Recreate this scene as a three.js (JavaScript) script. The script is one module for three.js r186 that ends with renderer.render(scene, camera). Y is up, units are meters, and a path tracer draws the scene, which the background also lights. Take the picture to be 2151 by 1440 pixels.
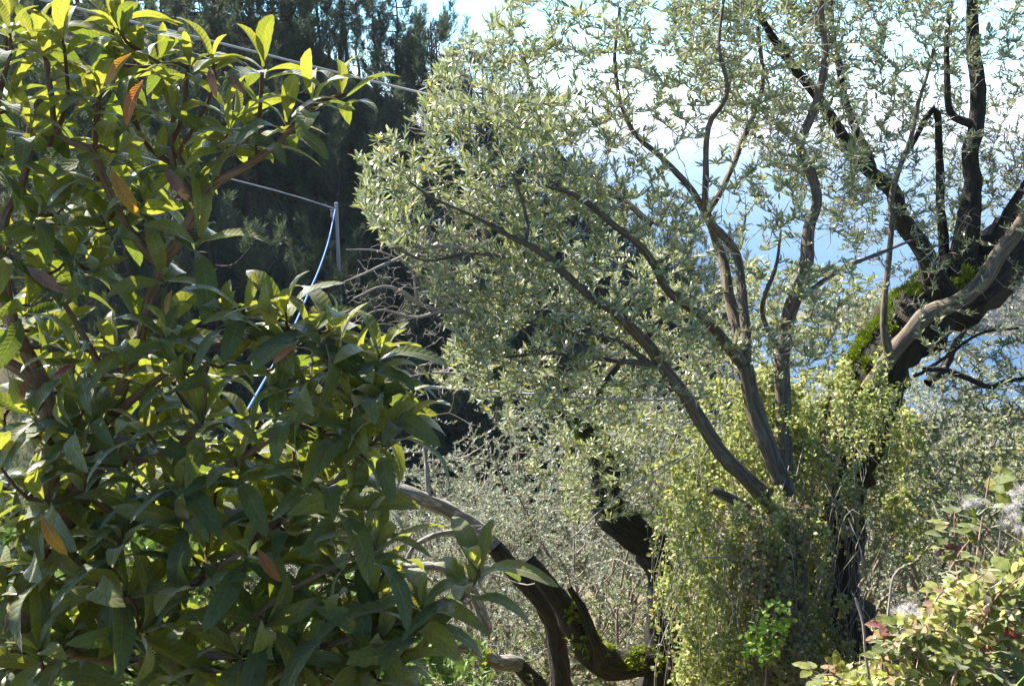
import * as THREE from 'three';
import { Sky } from 'three/addons/objects/Sky.js';
import { mergeGeometries } from 'three/addons/utils/BufferGeometryUtils.js';

// ---------------------------------------------------------------- camera, sky, sun, exposure
const V = (x, y, z) => new THREE.Vector3(x, y, z);
const scene = new THREE.Scene();
const FPX = 1978, PITCH = 13 * Math.PI / 180, EYE = V(0, 1.6, 0);
const camera = new THREE.PerspectiveCamera(40, 2151 / 1440, 0.05, 60000);
camera.position.copy(EYE);
camera.rotation.set(-PITCH, 0, 0);
const SUN = V(-0.587, 0.643, -0.492).normalize();
const sky = new Sky();
sky.scale.setScalar(50000);
sky.name = 'sky';
Object.assign(sky.userData, { kind: 'structure' });
{
  const u = sky.material.uniforms;
  u.sunPosition.value.copy(SUN); u.turbidity.value = 3.2; u.rayleigh.value = 1.6; u.mieCoefficient.value = 0.004; u.mieDirectionalG.value = 0.8;
}
scene.add(sky);
scene.environmentIntensity = 0.085;
const sun = new THREE.DirectionalLight(new THREE.Color(1, 0.94, 0.85), 5);
sun.name = 'sun';
sun.position.copy(SUN).multiplyScalar(120);
sun.castShadow = true; sun.shadow.mapSize.set(2048, 2048);
Object.assign(sun.shadow.camera, { left: -60, right: 60, top: 60, bottom: -60, near: 1, far: 300 });
scene.add(sun, sun.target);
const renderer = new THREE.WebGLRenderer({ antialias: true });
renderer.toneMapping = THREE.LinearToneMapping;
renderer.toneMappingExposure = 4.2;
renderer.shadowMap.enabled = true;

scene.fog = new THREE.FogExp2(new THREE.Color(0.82, 0.88, 1), 0.00012);

// ---------------------------------------------------------------- helpers
function rng(seed) { let a = seed | 0; return () => { a = (a + 0x6d2b79f5) | 0; let t = Math.imul(a ^ (a >>> 15), 1 | a); t = (t + Math.imul(t ^ (t >>> 7), 61 | t)) ^ t; return ((t ^ (t >>> 14)) >>> 0) / 4294967296; }; }
const clamp = THREE.MathUtils.clamp, lerp = THREE.MathUtils.lerp, sstep = (a, b, x) => { const t = clamp((x - a) / (b - a), 0, 1); return t * t * (3 - 2 * t); };
const CP = Math.cos(PITCH), SP = Math.sin(PITCH);
// a photo pixel (2151 x 1440) at a distance d along the lens axis -> a point in the place
function P(px, py, d) { const x = (px - 1075.5) / FPX * d, y = (720 - py) / FPX * d; return V(x, EYE.y + y * CP - d * SP, -(d * CP + y * SP)); }
function hash3(x, y, z) { let h = Math.imul(x, 374761393) ^ Math.imul(y, 668265263) ^ Math.imul(z, 1274126177); h = Math.imul(h ^ (h >>> 13), 1274126177); return ((h ^ (h >>> 16)) >>> 0) / 4294967296; }
function noise3(x, y, z) {
  const i = Math.floor(x), j = Math.floor(y), k = Math.floor(z), f = (t) => t * t * (3 - 2 * t), u = f(x - i), v = f(y - j), w = f(z - k);
  const L = (a, b, t) => a + (b - a) * t;
  return L(L(L(hash3(i, j, k), hash3(i + 1, j, k), u), L(hash3(i, j + 1, k), hash3(i + 1, j + 1, k), u), v), L(L(hash3(i, j, k + 1), hash3(i + 1, j, k + 1), u), L(hash3(i, j + 1, k + 1), hash3(i + 1, j + 1, k + 1), u), v), w) * 2 - 1;
}
const fbm = (x, y, z) => 0.55 * noise3(x, y, z) + 0.3 * noise3(x * 2.1, y * 2.1, z * 2.1) + 0.15 * noise3(x * 4.3, y * 4.3, z * 4.3);
function inPoly(poly, x, y) { let c = false; for (let i = 0, j = poly.length - 1; i < poly.length; j = i++) { const [xi, yi] = poly[i], [xj, yj] = poly[j]; if ((yi > y) !== (yj > y) && x < (xj - xi) * (y - yi) / (yj - yi) + xi) c = !c; } return c; }
function randDir(r) { const z = r() * 2 - 1, a = r() * 6.28318, q = Math.sqrt(1 - z * z); return V(q * Math.cos(a), z, q * Math.sin(a)); }
const taken = new Map();
function numbered(name) { const n = taken.get(name) ?? 0; taken.set(name, n + 1); return n ? `${name}_${String(n).padStart(3, '0')}` : name; }
function tag(o, label, category, group) { Object.assign(o.userData, { label, category }); if (group) o.userData.group = group; return o; }
function thing(name, label, category, pos = V(0, 0, 0), group) { const o = new THREE.Group(); o.name = numbered(name); o.position.copy(pos); tag(o, label, category, group); scene.add(o); return o; }
function mesh(name, geo, mat, parent) {      // geo is given in world space when the parent is a thing: it is moved to the thing's base
  const m = new THREE.Mesh(geo, mat); m.name = name; m.castShadow = m.receiveShadow = true;
  if (parent && parent !== scene) { m.position.copy(parent.position).negate(); }
  (parent ?? scene).add(m); return m;
}
function local(name, geo, mat, parent) { const m = new THREE.Mesh(geo, mat); m.name = name; m.castShadow = m.receiveShadow = true; parent.add(m); return m; }
const stuff = (o) => { o.userData.kind = 'stuff'; return o; };

// ---------------------------------------------------------------- materials
function noiseTexture(size, make, srgb) {
  const data = new Uint8Array(size * size * 4);
  for (let y = 0; y < size; y++) for (let x = 0; x < size; x++) { const c = make(x / size, y / size), o = (y * size + x) * 4; data[o] = c[0]; data[o + 1] = c[1]; data[o + 2] = c[2]; data[o + 3] = 255; }
  const t = new THREE.DataTexture(data, size, size); t.wrapS = t.wrapT = THREE.RepeatWrapping; t.magFilter = THREE.LinearFilter; t.minFilter = THREE.LinearMipmapLinearFilter; t.generateMipmaps = true;
  if (srgb) t.colorSpace = THREE.SRGBColorSpace; t.needsUpdate = true; return t;
}
// noise that tiles: noise on a torus
function tnoise(u, v, fu, fv, s) { const a = u * 6.28318, b = v * 6.28318; return fbm(Math.cos(a) * fu + s, Math.sin(a) * fu + Math.cos(b) * fv, Math.sin(b) * fv - s); }
const barkHeight = noiseTexture(256, (u, v) => { const n = tnoise(u, v, 2.6, 0.7, 3) + 0.5 * tnoise(u, v, 6, 2, 9), h = clamp(128 + 150 * n, 0, 255); return [h, h, h]; });
function barkColor(a, b, c, seed) { return noiseTexture(256, (u, v) => { const n = sstep(-0.5, 0.5, tnoise(u, v, 2.2, 0.8, seed)), m = sstep(0.12, 0.3, tnoise(u, v, 1.6, 1.4, seed + 20)), f = 0.88 + 0.24 * hash3(Math.floor(u * 256), Math.floor(v * 256), seed); return [0, 1, 2].map((i) => clamp(lerp(lerp(a[i], b[i], n), c[i], m) * f, 0, 255)); }, true); }
const bark = (map, bump = 0.006) => new THREE.MeshStandardMaterial({ map, bumpMap: barkHeight, bumpScale: bump, roughness: 0.95 });
const M = {
  olive: bark(barkColor([74, 64, 52], [106, 94, 78], [104, 100, 82], 1)),
  oldOlive: bark(barkColor([36, 30, 24], [62, 53, 42], [58, 64, 30], 2), 0.02),
  grey: bark(barkColor([104, 98, 88], [142, 136, 124], [168, 164, 150], 3)),
  loquatBark: bark(barkColor([92, 70, 52], [134, 108, 82], [112, 96, 76], 4)),
  loquatTwig: bark(barkColor([78, 50, 34], [110, 78, 54], [70, 44, 30], 5), 0.003),
  twig: bark(barkColor([96, 84, 70], [134, 120, 100], [120, 112, 100], 6), 0.001),
  dryTwig: bark(barkColor([112, 102, 92], [152, 142, 130], [150, 144, 138], 7), 0.001),
  pineBark: bark(barkColor([70, 54, 46], [104, 84, 74], [90, 80, 76], 8), 0.02),
  cane: bark(barkColor([120, 92, 74], [156, 126, 104], [124, 80, 74], 9), 0.001),
};
// Leaves: the rough body lets light through and scatters it; a waxy coat gives the gloss.
const leafMat = (o = {}) => new THREE.MeshPhysicalMaterial({ color: 0xffffff, vertexColors: true, side: THREE.DoubleSide, roughness: 0.92, transmission: 0.42, thickness: 0, clearcoat: 0.6, clearcoatRoughness: 0.34, specularIntensity: 0.5, ...o });
M.oliveLeaf = leafMat({ clearcoat: 1, clearcoatRoughness: 0.22, transmission: 0.4 });
M.vineLeaf = leafMat({ transmission: 0.5, clearcoat: 0.4 });
M.needle = leafMat({ transmission: 0.4, clearcoat: 0.25, clearcoatRoughness: 0.45 });
M.scrubLeaf = leafMat({ transmission: 0.35, clearcoat: 0.5 });
M.moss = new THREE.MeshStandardMaterial({ color: 0xffffff, vertexColors: true, roughness: 1, side: THREE.DoubleSide });
M.litter = new THREE.MeshStandardMaterial({ color: 0xffffff, vertexColors: true, roughness: 0.9, side: THREE.DoubleSide });
M.fluff = leafMat({ vertexColors: false, color: new THREE.Color(0.75, 0.72, 0.7), transmission: 0.5, clearcoat: 0, roughness: 1 });
M.wire = new THREE.MeshStandardMaterial({ color: new THREE.Color(0.32, 0.32, 0.34), roughness: 0.5 });
M.hose = new THREE.MeshStandardMaterial({ color: new THREE.Color(0.10, 0.22, 0.6), roughness: 0.4 });
M.pole = new THREE.MeshStandardMaterial({ color: new THREE.Color(0.34, 0.3, 0.3), roughness: 0.85 });
// loquat leaf blade: midrib and parallel side veins (pigment), the same as relief
const loqVein = (u, v) => { const x = Math.abs(u - 0.5) * 2, s = (v * 13 - x * 1.5) % 1, q = Math.abs(((s + 1) % 1) - 0.5) * 2; return { rib: sstep(0.07, 0.02, x), vein: sstep(0.80, 0.97, q) * (1 - 0.5 * x), puff: Math.sqrt(Math.max(0, 1 - q * q)) }; };
const loqMap = noiseTexture(256, (u, v) => { const { rib, vein } = loqVein(u, v), n = tnoise(u, v, 1.6, 1.6, 31), k = 200 + 26 * n; return [k + 40 * rib - 34 * vein, k + 30 * rib - 30 * vein, k + 20 * rib - 20 * vein].map((c) => clamp(c, 0, 255)); }, true);
const loqBump = noiseTexture(256, (u, v) => { const { rib, puff } = loqVein(u, v), h = clamp(40 + 190 * puff * (1 - rib), 0, 255); return [h, h, h]; });
const loqSpec = (c, o = {}) => leafMat({ vertexColors: false, color: new THREE.Color().setRGB(...c), map: loqMap, bumpMap: loqBump, bumpScale: 0.0014, clearcoat: 0.8, clearcoatRoughness: 0.17, transmission: 0.72, ...o });
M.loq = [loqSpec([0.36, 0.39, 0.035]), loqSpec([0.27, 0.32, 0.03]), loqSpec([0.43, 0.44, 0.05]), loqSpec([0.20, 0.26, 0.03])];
M.loqYellow = loqSpec([0.8, 0.42, 0.02], { transmission: 0.82 }); M.loqOrange = loqSpec([0.75, 0.27, 0.03], { transmission: 0.82 }); M.loqBrown = loqSpec([0.26, 0.13, 0.07], { transmission: 0.2, clearcoat: 0.3 }); M.loqRed = loqSpec([0.42, 0.05, 0.02]);
M.loqRest = loqSpec([1, 1, 1], { vertexColors: true });

// ---------------------------------------------------------------- geometry builders
function tube(pts, radii, sides = 7, seed = 0, rough = 0.08) {           // tapered, slightly uneven branch through points
  const n = pts.length, pos = [], nor = [], uv = [], idx = [], T = V(0, 0, 0), N = V(0, 0, 0), B = V(0, 0, 0), q = V(0, 0, 0);
  let len = 0, prevN = null;
  for (let i = 0; i < n; i++) {
    T.copy(pts[Math.min(n - 1, i + 1)]).sub(pts[Math.max(0, i - 1)]).normalize();
    if (!prevN) { N.set(0, 1, 0); if (Math.abs(T.y) > 0.9) N.set(1, 0, 0); } else N.copy(prevN);
    N.addScaledVector(T, -N.dot(T)).normalize(); B.crossVectors(T, N); prevN = N.clone();
    if (i) len += pts[i].distanceTo(pts[i - 1]);
    for (let s = 0; s <= sides; s++) {
      const a = s / sides * 6.28318, c = Math.cos(a), d = Math.sin(a), as = s % sides;
      const r = radii[i] * (1 + rough * (noise3(seed + c * 1.3, len * 9 + d, d * 1.3 + seed) * 1.2 + noise3(as * 3.1 + seed, len * 30, seed)));
      q.set(0, 0, 0).addScaledVector(N, c).addScaledVector(B, d);
      pos.push(pts[i].x + q.x * r, pts[i].y + q.y * r, pts[i].z + q.z * r); nor.push(q.x, q.y, q.z); uv.push(s / sides * Math.max(1, Math.round(radii[0] * 40)), len * 2);
    }
  }
  const w = sides + 1;
  for (let i = 0; i < n - 1; i++) for (let s = 0; s < sides; s++) { const a = i * w + s; idx.push(a, a + 1, a + w, a + 1, a + w + 1, a + w); }
  const tip = pos.length / 3; pos.push(pts[n - 1].x, pts[n - 1].y, pts[n - 1].z); nor.push(T.x, T.y, T.z); uv.push(0.5, len * 4);
  for (let s = 0; s < sides; s++) idx.push((n - 1) * w + s, (n - 1) * w + s + 1, tip);
  const g = new THREE.BufferGeometry(); g.setAttribute('position', new THREE.Float32BufferAttribute(pos, 3)); g.setAttribute('normal', new THREE.Float32BufferAttribute(nor, 3)); g.setAttribute('uv', new THREE.Float32BufferAttribute(uv, 2)); g.setIndex(idx);
  return g;
}
function smoothPath(ctrl, step = 0.06, wob = 0, seed = 0) {              // ctrl: [Vector3, radius] -> even points and radii
  const curve = new THREE.CatmullRomCurve3(ctrl.map((c) => c[0]), false, 'centripetal'), L = curve.getLength(), n = Math.max(3, Math.ceil(L / step)), pts = [], radii = [];
  const cum = [0]; for (let i = 1; i < ctrl.length; i++) cum.push(cum[i - 1] + ctrl[i][0].distanceTo(ctrl[i - 1][0]));
  for (let i = 0; i <= n; i++) {
    const t = i / n, p = curve.getPointAt(t), s = t * cum[cum.length - 1]; let k = 1; while (k < ctrl.length - 1 && cum[k] < s) k++;
    const f = clamp((s - cum[k - 1]) / (cum[k] - cum[k - 1] || 1), 0, 1);
    radii.push(lerp(ctrl[k - 1][1], ctrl[k][1], f));
    if (wob && i) { const e = wob; p.x += e * noise3(s * 5, seed, 1.7); p.y += e * noise3(s * 5, seed, 8.1); p.z += e * noise3(s * 5, seed, 4.9); }
    pts.push(p);
  }
  return { pts, radii };
}
class Leaves {                                                            // many small leaves in one geometry
  constructor() { this.p = []; this.n = []; this.c = []; this.i = []; this.count = 0; }
  leaf(b, dir, up, len, wid, col, bend = 0.15, shape = 0) {
    if (this.pick) { const v = b.clone().sub(EYE), d = -v.z * CP - v.y * SP, x = 1075 + v.x / d * FPX, y = 720 - (v.y * CP - v.z * SP) / d * FPX; this.pick.push({ a: [b.clone(), dir.clone(), up.clone(), len, wid, col, bend, shape], s: x < 740 || x > 2150 || y < 0 || y > 1440 ? 0 : len / d }); return; }
    // shape 0 lance-shaped, 1 rounded
    const side = V(0, 0, 0).crossVectors(dir, up); if (side.lengthSq() < 1e-6) side.set(1, 0, 0); side.normalize();
    const nn = V(0, 0, 0).crossVectors(side, dir).normalize(), o = this.p.length / 3;
    const put = (t, w, k) => { const drop = -bend * len * t * t; this.p.push(b.x + dir.x * len * t + side.x * w + nn.x * (drop + k), b.y + dir.y * len * t + side.y * w + nn.y * (drop + k), b.z + dir.z * len * t + side.z * w + nn.z * (drop + k));
      const sx = nn.x + dir.x * bend * 2 * t - side.x * w * 0.5 / wid, sy = nn.y + dir.y * bend * 2 * t - side.y * w * 0.5 / wid, sz = nn.z + dir.z * bend * 2 * t - side.z * w * 0.5 / wid, l = Math.hypot(sx, sy, sz); this.n.push(sx / l, sy / l, sz / l); this.c.push(col[0], col[1], col[2]); };
    const h = wid / 2, a = shape ? 0.28 : 0.3, c = shape ? 0.68 : 0.68, wa = shape ? 0.9 : 0.85, wc = shape ? 0.85 : 0.9, k = wid * 0.1;
    put(0, 0, 0); put(a, -h * wa, k); put(a, h * wa, k); put(c, -h * wc, k); put(c, h * wc, k); put(1, 0, 0);
    this.i.push(o, o + 2, o + 1, o + 1, o + 2, o + 3, o + 2, o + 4, o + 3, o + 3, o + 4, o + 5); this.count++;
  }
  blade(a, b, w, side, col) {                                             // a thin two-triangle strip (needle, grass blade)
    const o = this.p.length / 3, n = V(0, 0, 0).crossVectors(side, V(b.x - a.x, b.y - a.y, b.z - a.z)).normalize();
    for (const [q, k] of [[a, -1], [a, 1], [b, 0.25], [b, -0.25]]) { this.p.push(q.x + side.x * w * k, q.y + side.y * w * k, q.z + side.z * w * k); this.n.push(n.x, n.y, n.z); this.c.push(...col); }
    this.i.push(o, o + 1, o + 2, o, o + 2, o + 3);
  }
  geo() { const g = new THREE.BufferGeometry(); g.setAttribute('position', new THREE.Float32BufferAttribute(this.p, 3)); g.setAttribute('normal', new THREE.Float32BufferAttribute(this.n, 3)); g.setAttribute('color', new THREE.Float32BufferAttribute(this.c, 3)); g.setIndex(this.i); return g; }
}
// Grow twigs from a skeleton of limbs to a cloud of target points.
class Grower {
  constructor(r, step = 0.07) { this.r = r; this.step = step; this.nodes = []; this.cells = new Map(); this.paths = []; this.cs = 0.3; }
  key(p) { return `${Math.floor(p.x / this.cs)},${Math.floor(p.y / this.cs)},${Math.floor(p.z / this.cs)}`; }
  add(p, dir) { const k = this.key(p), id = this.nodes.length; this.nodes.push({ p, dir }); const c = this.cells.get(k); if (c) c.push(id); else this.cells.set(k, [id]); return id; }
  limb(pts) { for (let i = 0; i < pts.length; i++) this.add(pts[i], pts[Math.min(i + 1, pts.length - 1)].clone().sub(pts[Math.max(0, i - 1)]).normalize()); }
  nearest(p, maxRing = 9) {
    const cx = Math.floor(p.x / this.cs), cy = Math.floor(p.y / this.cs), cz = Math.floor(p.z / this.cs); let best = -1, bd = 1e9;
    for (let R = 0; R <= maxRing; R++) {
      if (best >= 0 && (R - 1) * this.cs > Math.sqrt(bd)) break;
      for (let x = -R; x <= R; x++) for (let y = -R; y <= R; y++) for (let z = -R; z <= R; z++) { if (Math.max(Math.abs(x), Math.abs(y), Math.abs(z)) !== R) continue; const c = this.cells.get(`${cx + x},${cy + y},${cz + z}`); if (c) for (const id of c) { const d = this.nodes[id].p.distanceToSquared(p); if (d < bd) { bd = d; best = id; } } }
    }
    return best;
  }
  grow(targets, { up = 0.25, wob = 0.03, tip = 0.0016, thick = 0.010 } = {}) {
    const r = this.r, list = targets.map((t) => { const id = this.nearest(t); return { t, d: id < 0 ? 99 : this.nodes[id].p.distanceTo(t) }; }).sort((a, b) => a.d - b.d);
    for (const { t } of list) {
      const id = this.nearest(t); if (id < 0) continue; const n = this.nodes[id], d = n.p.distanceTo(t); if (d < 0.03) continue;
      const c1 = n.p.clone().addScaledVector(n.dir, d * 0.3).addScaledVector(randDir(r), d * 0.12), c2 = t.clone().add(V(0, -up * d, 0)).addScaledVector(randDir(r), d * 0.1).lerp(n.p, 0.25);
      const curve = new THREE.CubicBezierCurve3(n.p, c1, c2, t), k = Math.max(3, Math.round(d / this.step)), pts = [];
      for (let i = 0; i <= k; i++) { const p = curve.getPoint(i / k); if (i && i < k) p.addScaledVector(randDir(r), wob * Math.min(d, 0.3)); pts.push(p); }
      for (let i = 1; i <= k; i++) this.add(pts[i], pts[i].clone().sub(pts[i - 1]).normalize());
      const r0 = clamp(tip * 1.6 + d * 0.011, tip, thick); this.paths.push({ pts, d, radii: pts.map((_, i) => lerp(r0, tip, i / k)) });
    }
    return this;
  }
  geo(sides = 4) { const gs = this.paths.map((q, i) => tube(q.pts, q.radii, sides, i, 0.05)); return gs.length ? mergeGeometries(gs) : null; }
}
const mix3 = (a, b, t) => [0, 1, 2].map((i) => lerp(a[i], b[i], t));
function tint(c, r, v = 0.25) { const k = 1 - v + 2 * v * r(), h = (r() - 0.5) * v * 0.5; return [c[0] * k * (1 + h), c[1] * k, c[2] * k * (1 - h)]; }
const OLIVE_TONES = [[0.24, 0.27, 0.10], [0.31, 0.335, 0.17], [0.43, 0.44, 0.32], [0.19, 0.23, 0.07], [0.35, 0.37, 0.13]];
function oliveSprays(L, paths, r, { len = 0.05, wid = 0.0125, gap = 0.017, reach = 0.32, up = 0.6, density = 0.88, tones = OLIVE_TONES } = {}) {
  for (const q of paths) {
    const pts = q.pts; let acc = 0, flip = r() * 6.28; const total = q.d, base = pts.length - 1;
    for (let i = base; i > 0; i--) {
      const a = pts[i], b = pts[i - 1], seg = a.distanceTo(b), dir = a.clone().sub(b).normalize();
      for (let s = 0; s < seg; s += gap) {
        acc += gap; if (acc > reach * (0.7 + 0.6 * r())) { i = 0; break; } if (r() > density) continue;
        const p = a.clone().addScaledVector(dir, -s); flip += 1.5708;
        const side = V(Math.cos(flip), 0.2, Math.sin(flip)); side.addScaledVector(dir, -side.dot(dir)).normalize();
        for (const g of [-1, 1]) {
          const d = dir.clone().multiplyScalar(0.75).addScaledVector(side, g * (0.55 + 0.35 * r())).addScaledVector(randDir(r), 0.42); d.y += up; d.normalize();
          const nrm = randDir(r).multiplyScalar(0.9).add(dir); nrm.y += 0.6;
          const t = tones[Math.floor(r() * tones.length)], c = r() < 0.02 ? [0.45, 0.36, 0.06] : tint(t, r);
          L.leaf(p, d, nrm, len * (0.65 + 0.55 * r()), wid * (0.75 + 0.5 * r()), c, 0.05 + 0.22 * r());
        }
      }
    }
  }
}

// ---------------------------------------------------------------- terrain
const SEA = -150;
function height(x, z) {
  const s = -z, e = 2.1 + 1.1 * clamp(x - 0.85, -0.6, 1.5), q = Math.max(0, s - e - 0.7);
  let y = -0.05 - 1.15 * sstep(e, e + 0.9, s) - 0.48 * Math.min(q, 36) - 0.30 * clamp(q - 36, 0, 1e9);
  y = Math.max(y, -175);
  const ridge = Math.min(-4.6 - 0.83 * x, 10 + 0.06 * (-16 - x)), w = Math.hypot(s - 76, 5) - 5, hill = ridge - 0.72 * w;
  const k = 4, m = Math.max(y, hill); y = (s > 20) ? m + Math.log(Math.exp((y - m) / k) + Math.exp((hill - m) / k)) * k * sstep(20, 34, s) : y;
  const dist = Math.hypot(x, z); y += 0.05 * fbm(x * 1.7, 1, z * 1.7) + sstep(15, 60, dist) * 1.0 * fbm(x * 0.12, 5, z * 0.12);
  // headland across the bay
  const hx = (x - 520) / 300, hz = (s - 745) / 70, hh = Math.exp(-(hx * hx) * 1.4 - hz * hz * 1.2);
  if (s > 500) y = Math.max(y, SEA - 14 + 56 * hh + 5 * hh * fbm(x * 0.02, 2, z * 0.02));
  return y;
}
{
  const cols = [], rows = []; for (let i = -70; i <= 70; i++) cols.push(Math.sign(i) * (Math.abs(i) * 0.18 + Math.pow(Math.abs(i) / 70, 4) * 1400)); for (let j = -14; j <= 150; j++) rows.push(j < 0 ? -j * 0.4 : -(j * 0.16 + Math.pow(j / 150, 3.2) * 1300));
  const pos = [], uv = [], idx = [];
  for (const z of rows) for (const x of cols) { pos.push(x, height(x, z), z); uv.push(x * 0.25, z * 0.25); }
  for (let j = 0; j < rows.length - 1; j++) for (let i = 0; i < cols.length - 1; i++) { const a = j * cols.length + i; idx.push(a, a + 1, a + cols.length, a + 1, a + cols.length + 1, a + cols.length); }
  const g = new THREE.BufferGeometry(); g.setAttribute('position', new THREE.Float32BufferAttribute(pos, 3)); g.setAttribute('uv', new THREE.Float32BufferAttribute(uv, 2)); g.setIndex(idx); g.computeVertexNormals();
  const map = noiseTexture(512, (u, v) => { const n = tnoise(u, v, 2.2, 2.2, 41), m = tnoise(u, v, 7, 7, 47), f = 0.75 + 0.5 * hash3(Math.floor(u * 512), Math.floor(v * 512), 3), a = mix3([86, 78, 54], [104, 88, 66], sstep(-0.3, 0.3, n)), c = mix3(a, [62, 70, 38], sstep(0, 0.25, m)); return c.map((x) => clamp(x * f, 0, 255)); }, true);
  const bump = noiseTexture(256, (u, v) => { const h = clamp(128 + 130 * tnoise(u, v, 6, 6, 51), 0, 255); return [h, h, h]; });
  const m = new THREE.Mesh(g, new THREE.MeshStandardMaterial({ map, bumpMap: bump, bumpScale: 0.06, roughness: 1 })); m.name = 'ground'; m.userData.kind = 'structure'; m.receiveShadow = m.castShadow = true; scene.add(m);
  const wg = new THREE.PlaneGeometry(24000, 24000); wg.rotateX(-Math.PI / 2); wg.translate(0, SEA, -11800);
  const wuv = wg.attributes.uv; for (let i = 0; i < wuv.count; i++) wuv.setXY(i, wuv.getX(i) * 1600, wuv.getY(i) * 1600);
  const wb = noiseTexture(256, (u, v) => { const h = clamp(128 + 150 * tnoise(u, v, 2, 4, 61), 0, 255); return [h, h, h]; });
  const sea = new THREE.Mesh(wg, new THREE.MeshPhysicalMaterial({ color: new THREE.Color(0.03, 0.085, 0.16), roughness: 0.35, bumpMap: wb, bumpScale: 0.25 })); sea.name = 'sea'; sea.userData.kind = 'structure'; scene.add(sea);
}

// ---------------------------------------------------------------- pine wood on the far hillside
function pineTuft(L, c, dir, r, size, col) {
  for (let k = 0; k < 16; k++) { const d = dir.clone().multiplyScalar(1.0).addScaledVector(randDir(r), 0.75).normalize(), a = c.clone().addScaledVector(dir, (r() - 0.5) * size * 0.9); L.blade(a, a.clone().addScaledVector(d, size * (0.35 + 0.35 * r())), size * 0.035, randDir(r), col); }
}
function makePine(seed, h, w) {
  const r = rng(seed), o = new THREE.Group(), lean = (r() - 0.5) * 0.8, tp = [];
  for (let i = 0; i <= 6; i++) tp.push([V(lean * (i / 6) ** 2 + 0.12 * noise3(i, seed, 0), h * 0.93 * i / 6, 0.2 * noise3(i, 3, seed)), lerp(0.17, 0.03, i / 6)]);
  const t = smoothPath(tp, 0.5); local('trunk', tube(t.pts, t.radii, 6, seed), M.pineBark, o);
  const L = new Leaves(), bs = [], nb = 17;
  for (let b = 0; b < nb; b++) {
    const f = 0.24 + 0.74 * (b + r()) / nb, a = b * 2.4 + r(), y0 = t.pts[Math.floor(f * (t.pts.length - 1))], reach = w * Math.pow(Math.sin(Math.PI * clamp(0.12 + 0.83 * (1 - f) * 1.25, 0, 1)), 0.7) * (0.6 + 0.5 * r()) + 0.2;
    const out = V(Math.cos(a), 0, Math.sin(a)), mid = y0.clone().addScaledVector(out, reach * 0.55).add(V(0, reach * 0.05, 0)), end = y0.clone().addScaledVector(out, reach).add(V(0, reach * 0.4, 0));
    const q = smoothPath([[y0, 0.045], [mid, 0.03], [end, 0.01]], 0.3); bs.push(tube(q.pts, q.radii, 4, b));
    // each limb ends in upright plumes of needle tufts
    for (let m = 0; m < 3; m++) {
      const root = q.pts[Math.min(q.pts.length - 1, Math.floor((0.5 + 0.25 * m) * q.pts.length))].clone().addScaledVector(randDir(r), 0.25), ax = out.clone().multiplyScalar(0.3).add(V(0, 1, 0)).addScaledVector(randDir(r), 0.22).normalize(), len = 0.8 + 0.9 * r(), rad = 0.26 + 0.16 * r(), col = tint([0.085, 0.11, 0.052], r, 0.25);
      for (let k = 0; k < 17; k++) { const u = Math.pow(r(), 0.8), e = randDir(r); e.addScaledVector(ax, -e.dot(ax)).normalize(); const p = root.clone().addScaledVector(ax, u * len).addScaledVector(e, rad * (1 - 0.75 * u) * Math.sqrt(r())), d = ax.clone().addScaledVector(e, 0.55).normalize(); pineTuft(L, p, d, r, 0.34 + 0.16 * r(), tint(col, r, 0.12)); }
    }
  }
  local('branch', mergeGeometries(bs), M.pineBark, o); stuff(local('crown', L.geo(), M.needle, o));
  return o;
}
{
  const protos = [makePine(11, 7.5, 1.9), makePine(12, 9, 2.3), makePine(13, 6.2, 2.2), makePine(14, 8.2, 1.7)], r = rng(77); let n = 0;
  const PINES = [['mid height pine with rounded crown in the wood on the shaded hillside', 'rounded pines on the far hillside'], ['tall broad pine in the wood on the shaded hillside', 'tall broad pines on the far hillside'], ['low wide spreading pine in the wood on the shaded hillside', 'low spreading pines on the far hillside'], ['slim narrow pine in the wood on the shaded hillside', 'slim pines on the far hillside']];
  const place = (x, z, s, k) => { const o = protos[k].clone(); o.name = numbered('pine_tree'); o.position.set(x, height(x, z) - 0.15, z); o.rotation.y = r() * 6.28; o.scale.set(s, s * (0.9 + 0.25 * r()), s); tag(o, PINES[k][0], 'pine tree', PINES[k][1]); scene.add(o); n++; };
  for (let s = 42; s < 84; s += 3.3) for (let x = -48; x < 22; x += 3.5) {
    const xx = x + (r() - 0.5) * 2.6, ss = s + (r() - 0.5) * 2.4, k = Math.floor(r() * 4), sc = 0.75 + 0.5 * r(), y = height(xx, -ss);
    const d = ss * CP - (y + 4 - EYE.y) * SP, px = 1075 + xx / d * FPX; if (px < -150 || px > 1620) continue;
    if (y < -0.48 * 36 - 3 && xx > 6) continue;
    place(xx, -ss, sc, k);
  }
  for (let s = 20; s < 42; s += 3) for (let x = -24; x < 3; x += 2.9) {          // smaller pines down in the valley
    const xx = x + (r() - 0.5) * 2, ss = s + (r() - 0.5) * 2, k = Math.floor(r() * 4), sc = 0.34 + 0.2 * r(), y = height(xx, -ss) + 8.5 * sc - EYE.y, d = ss * CP - y * SP, px = 1075 + xx / d * FPX, py = 720 - (y * CP + ss * SP) / d * FPX;
    if (px < -120 || px > 1050 || py < 640) continue;
    place(xx, -ss, sc, k);
  }
}

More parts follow.
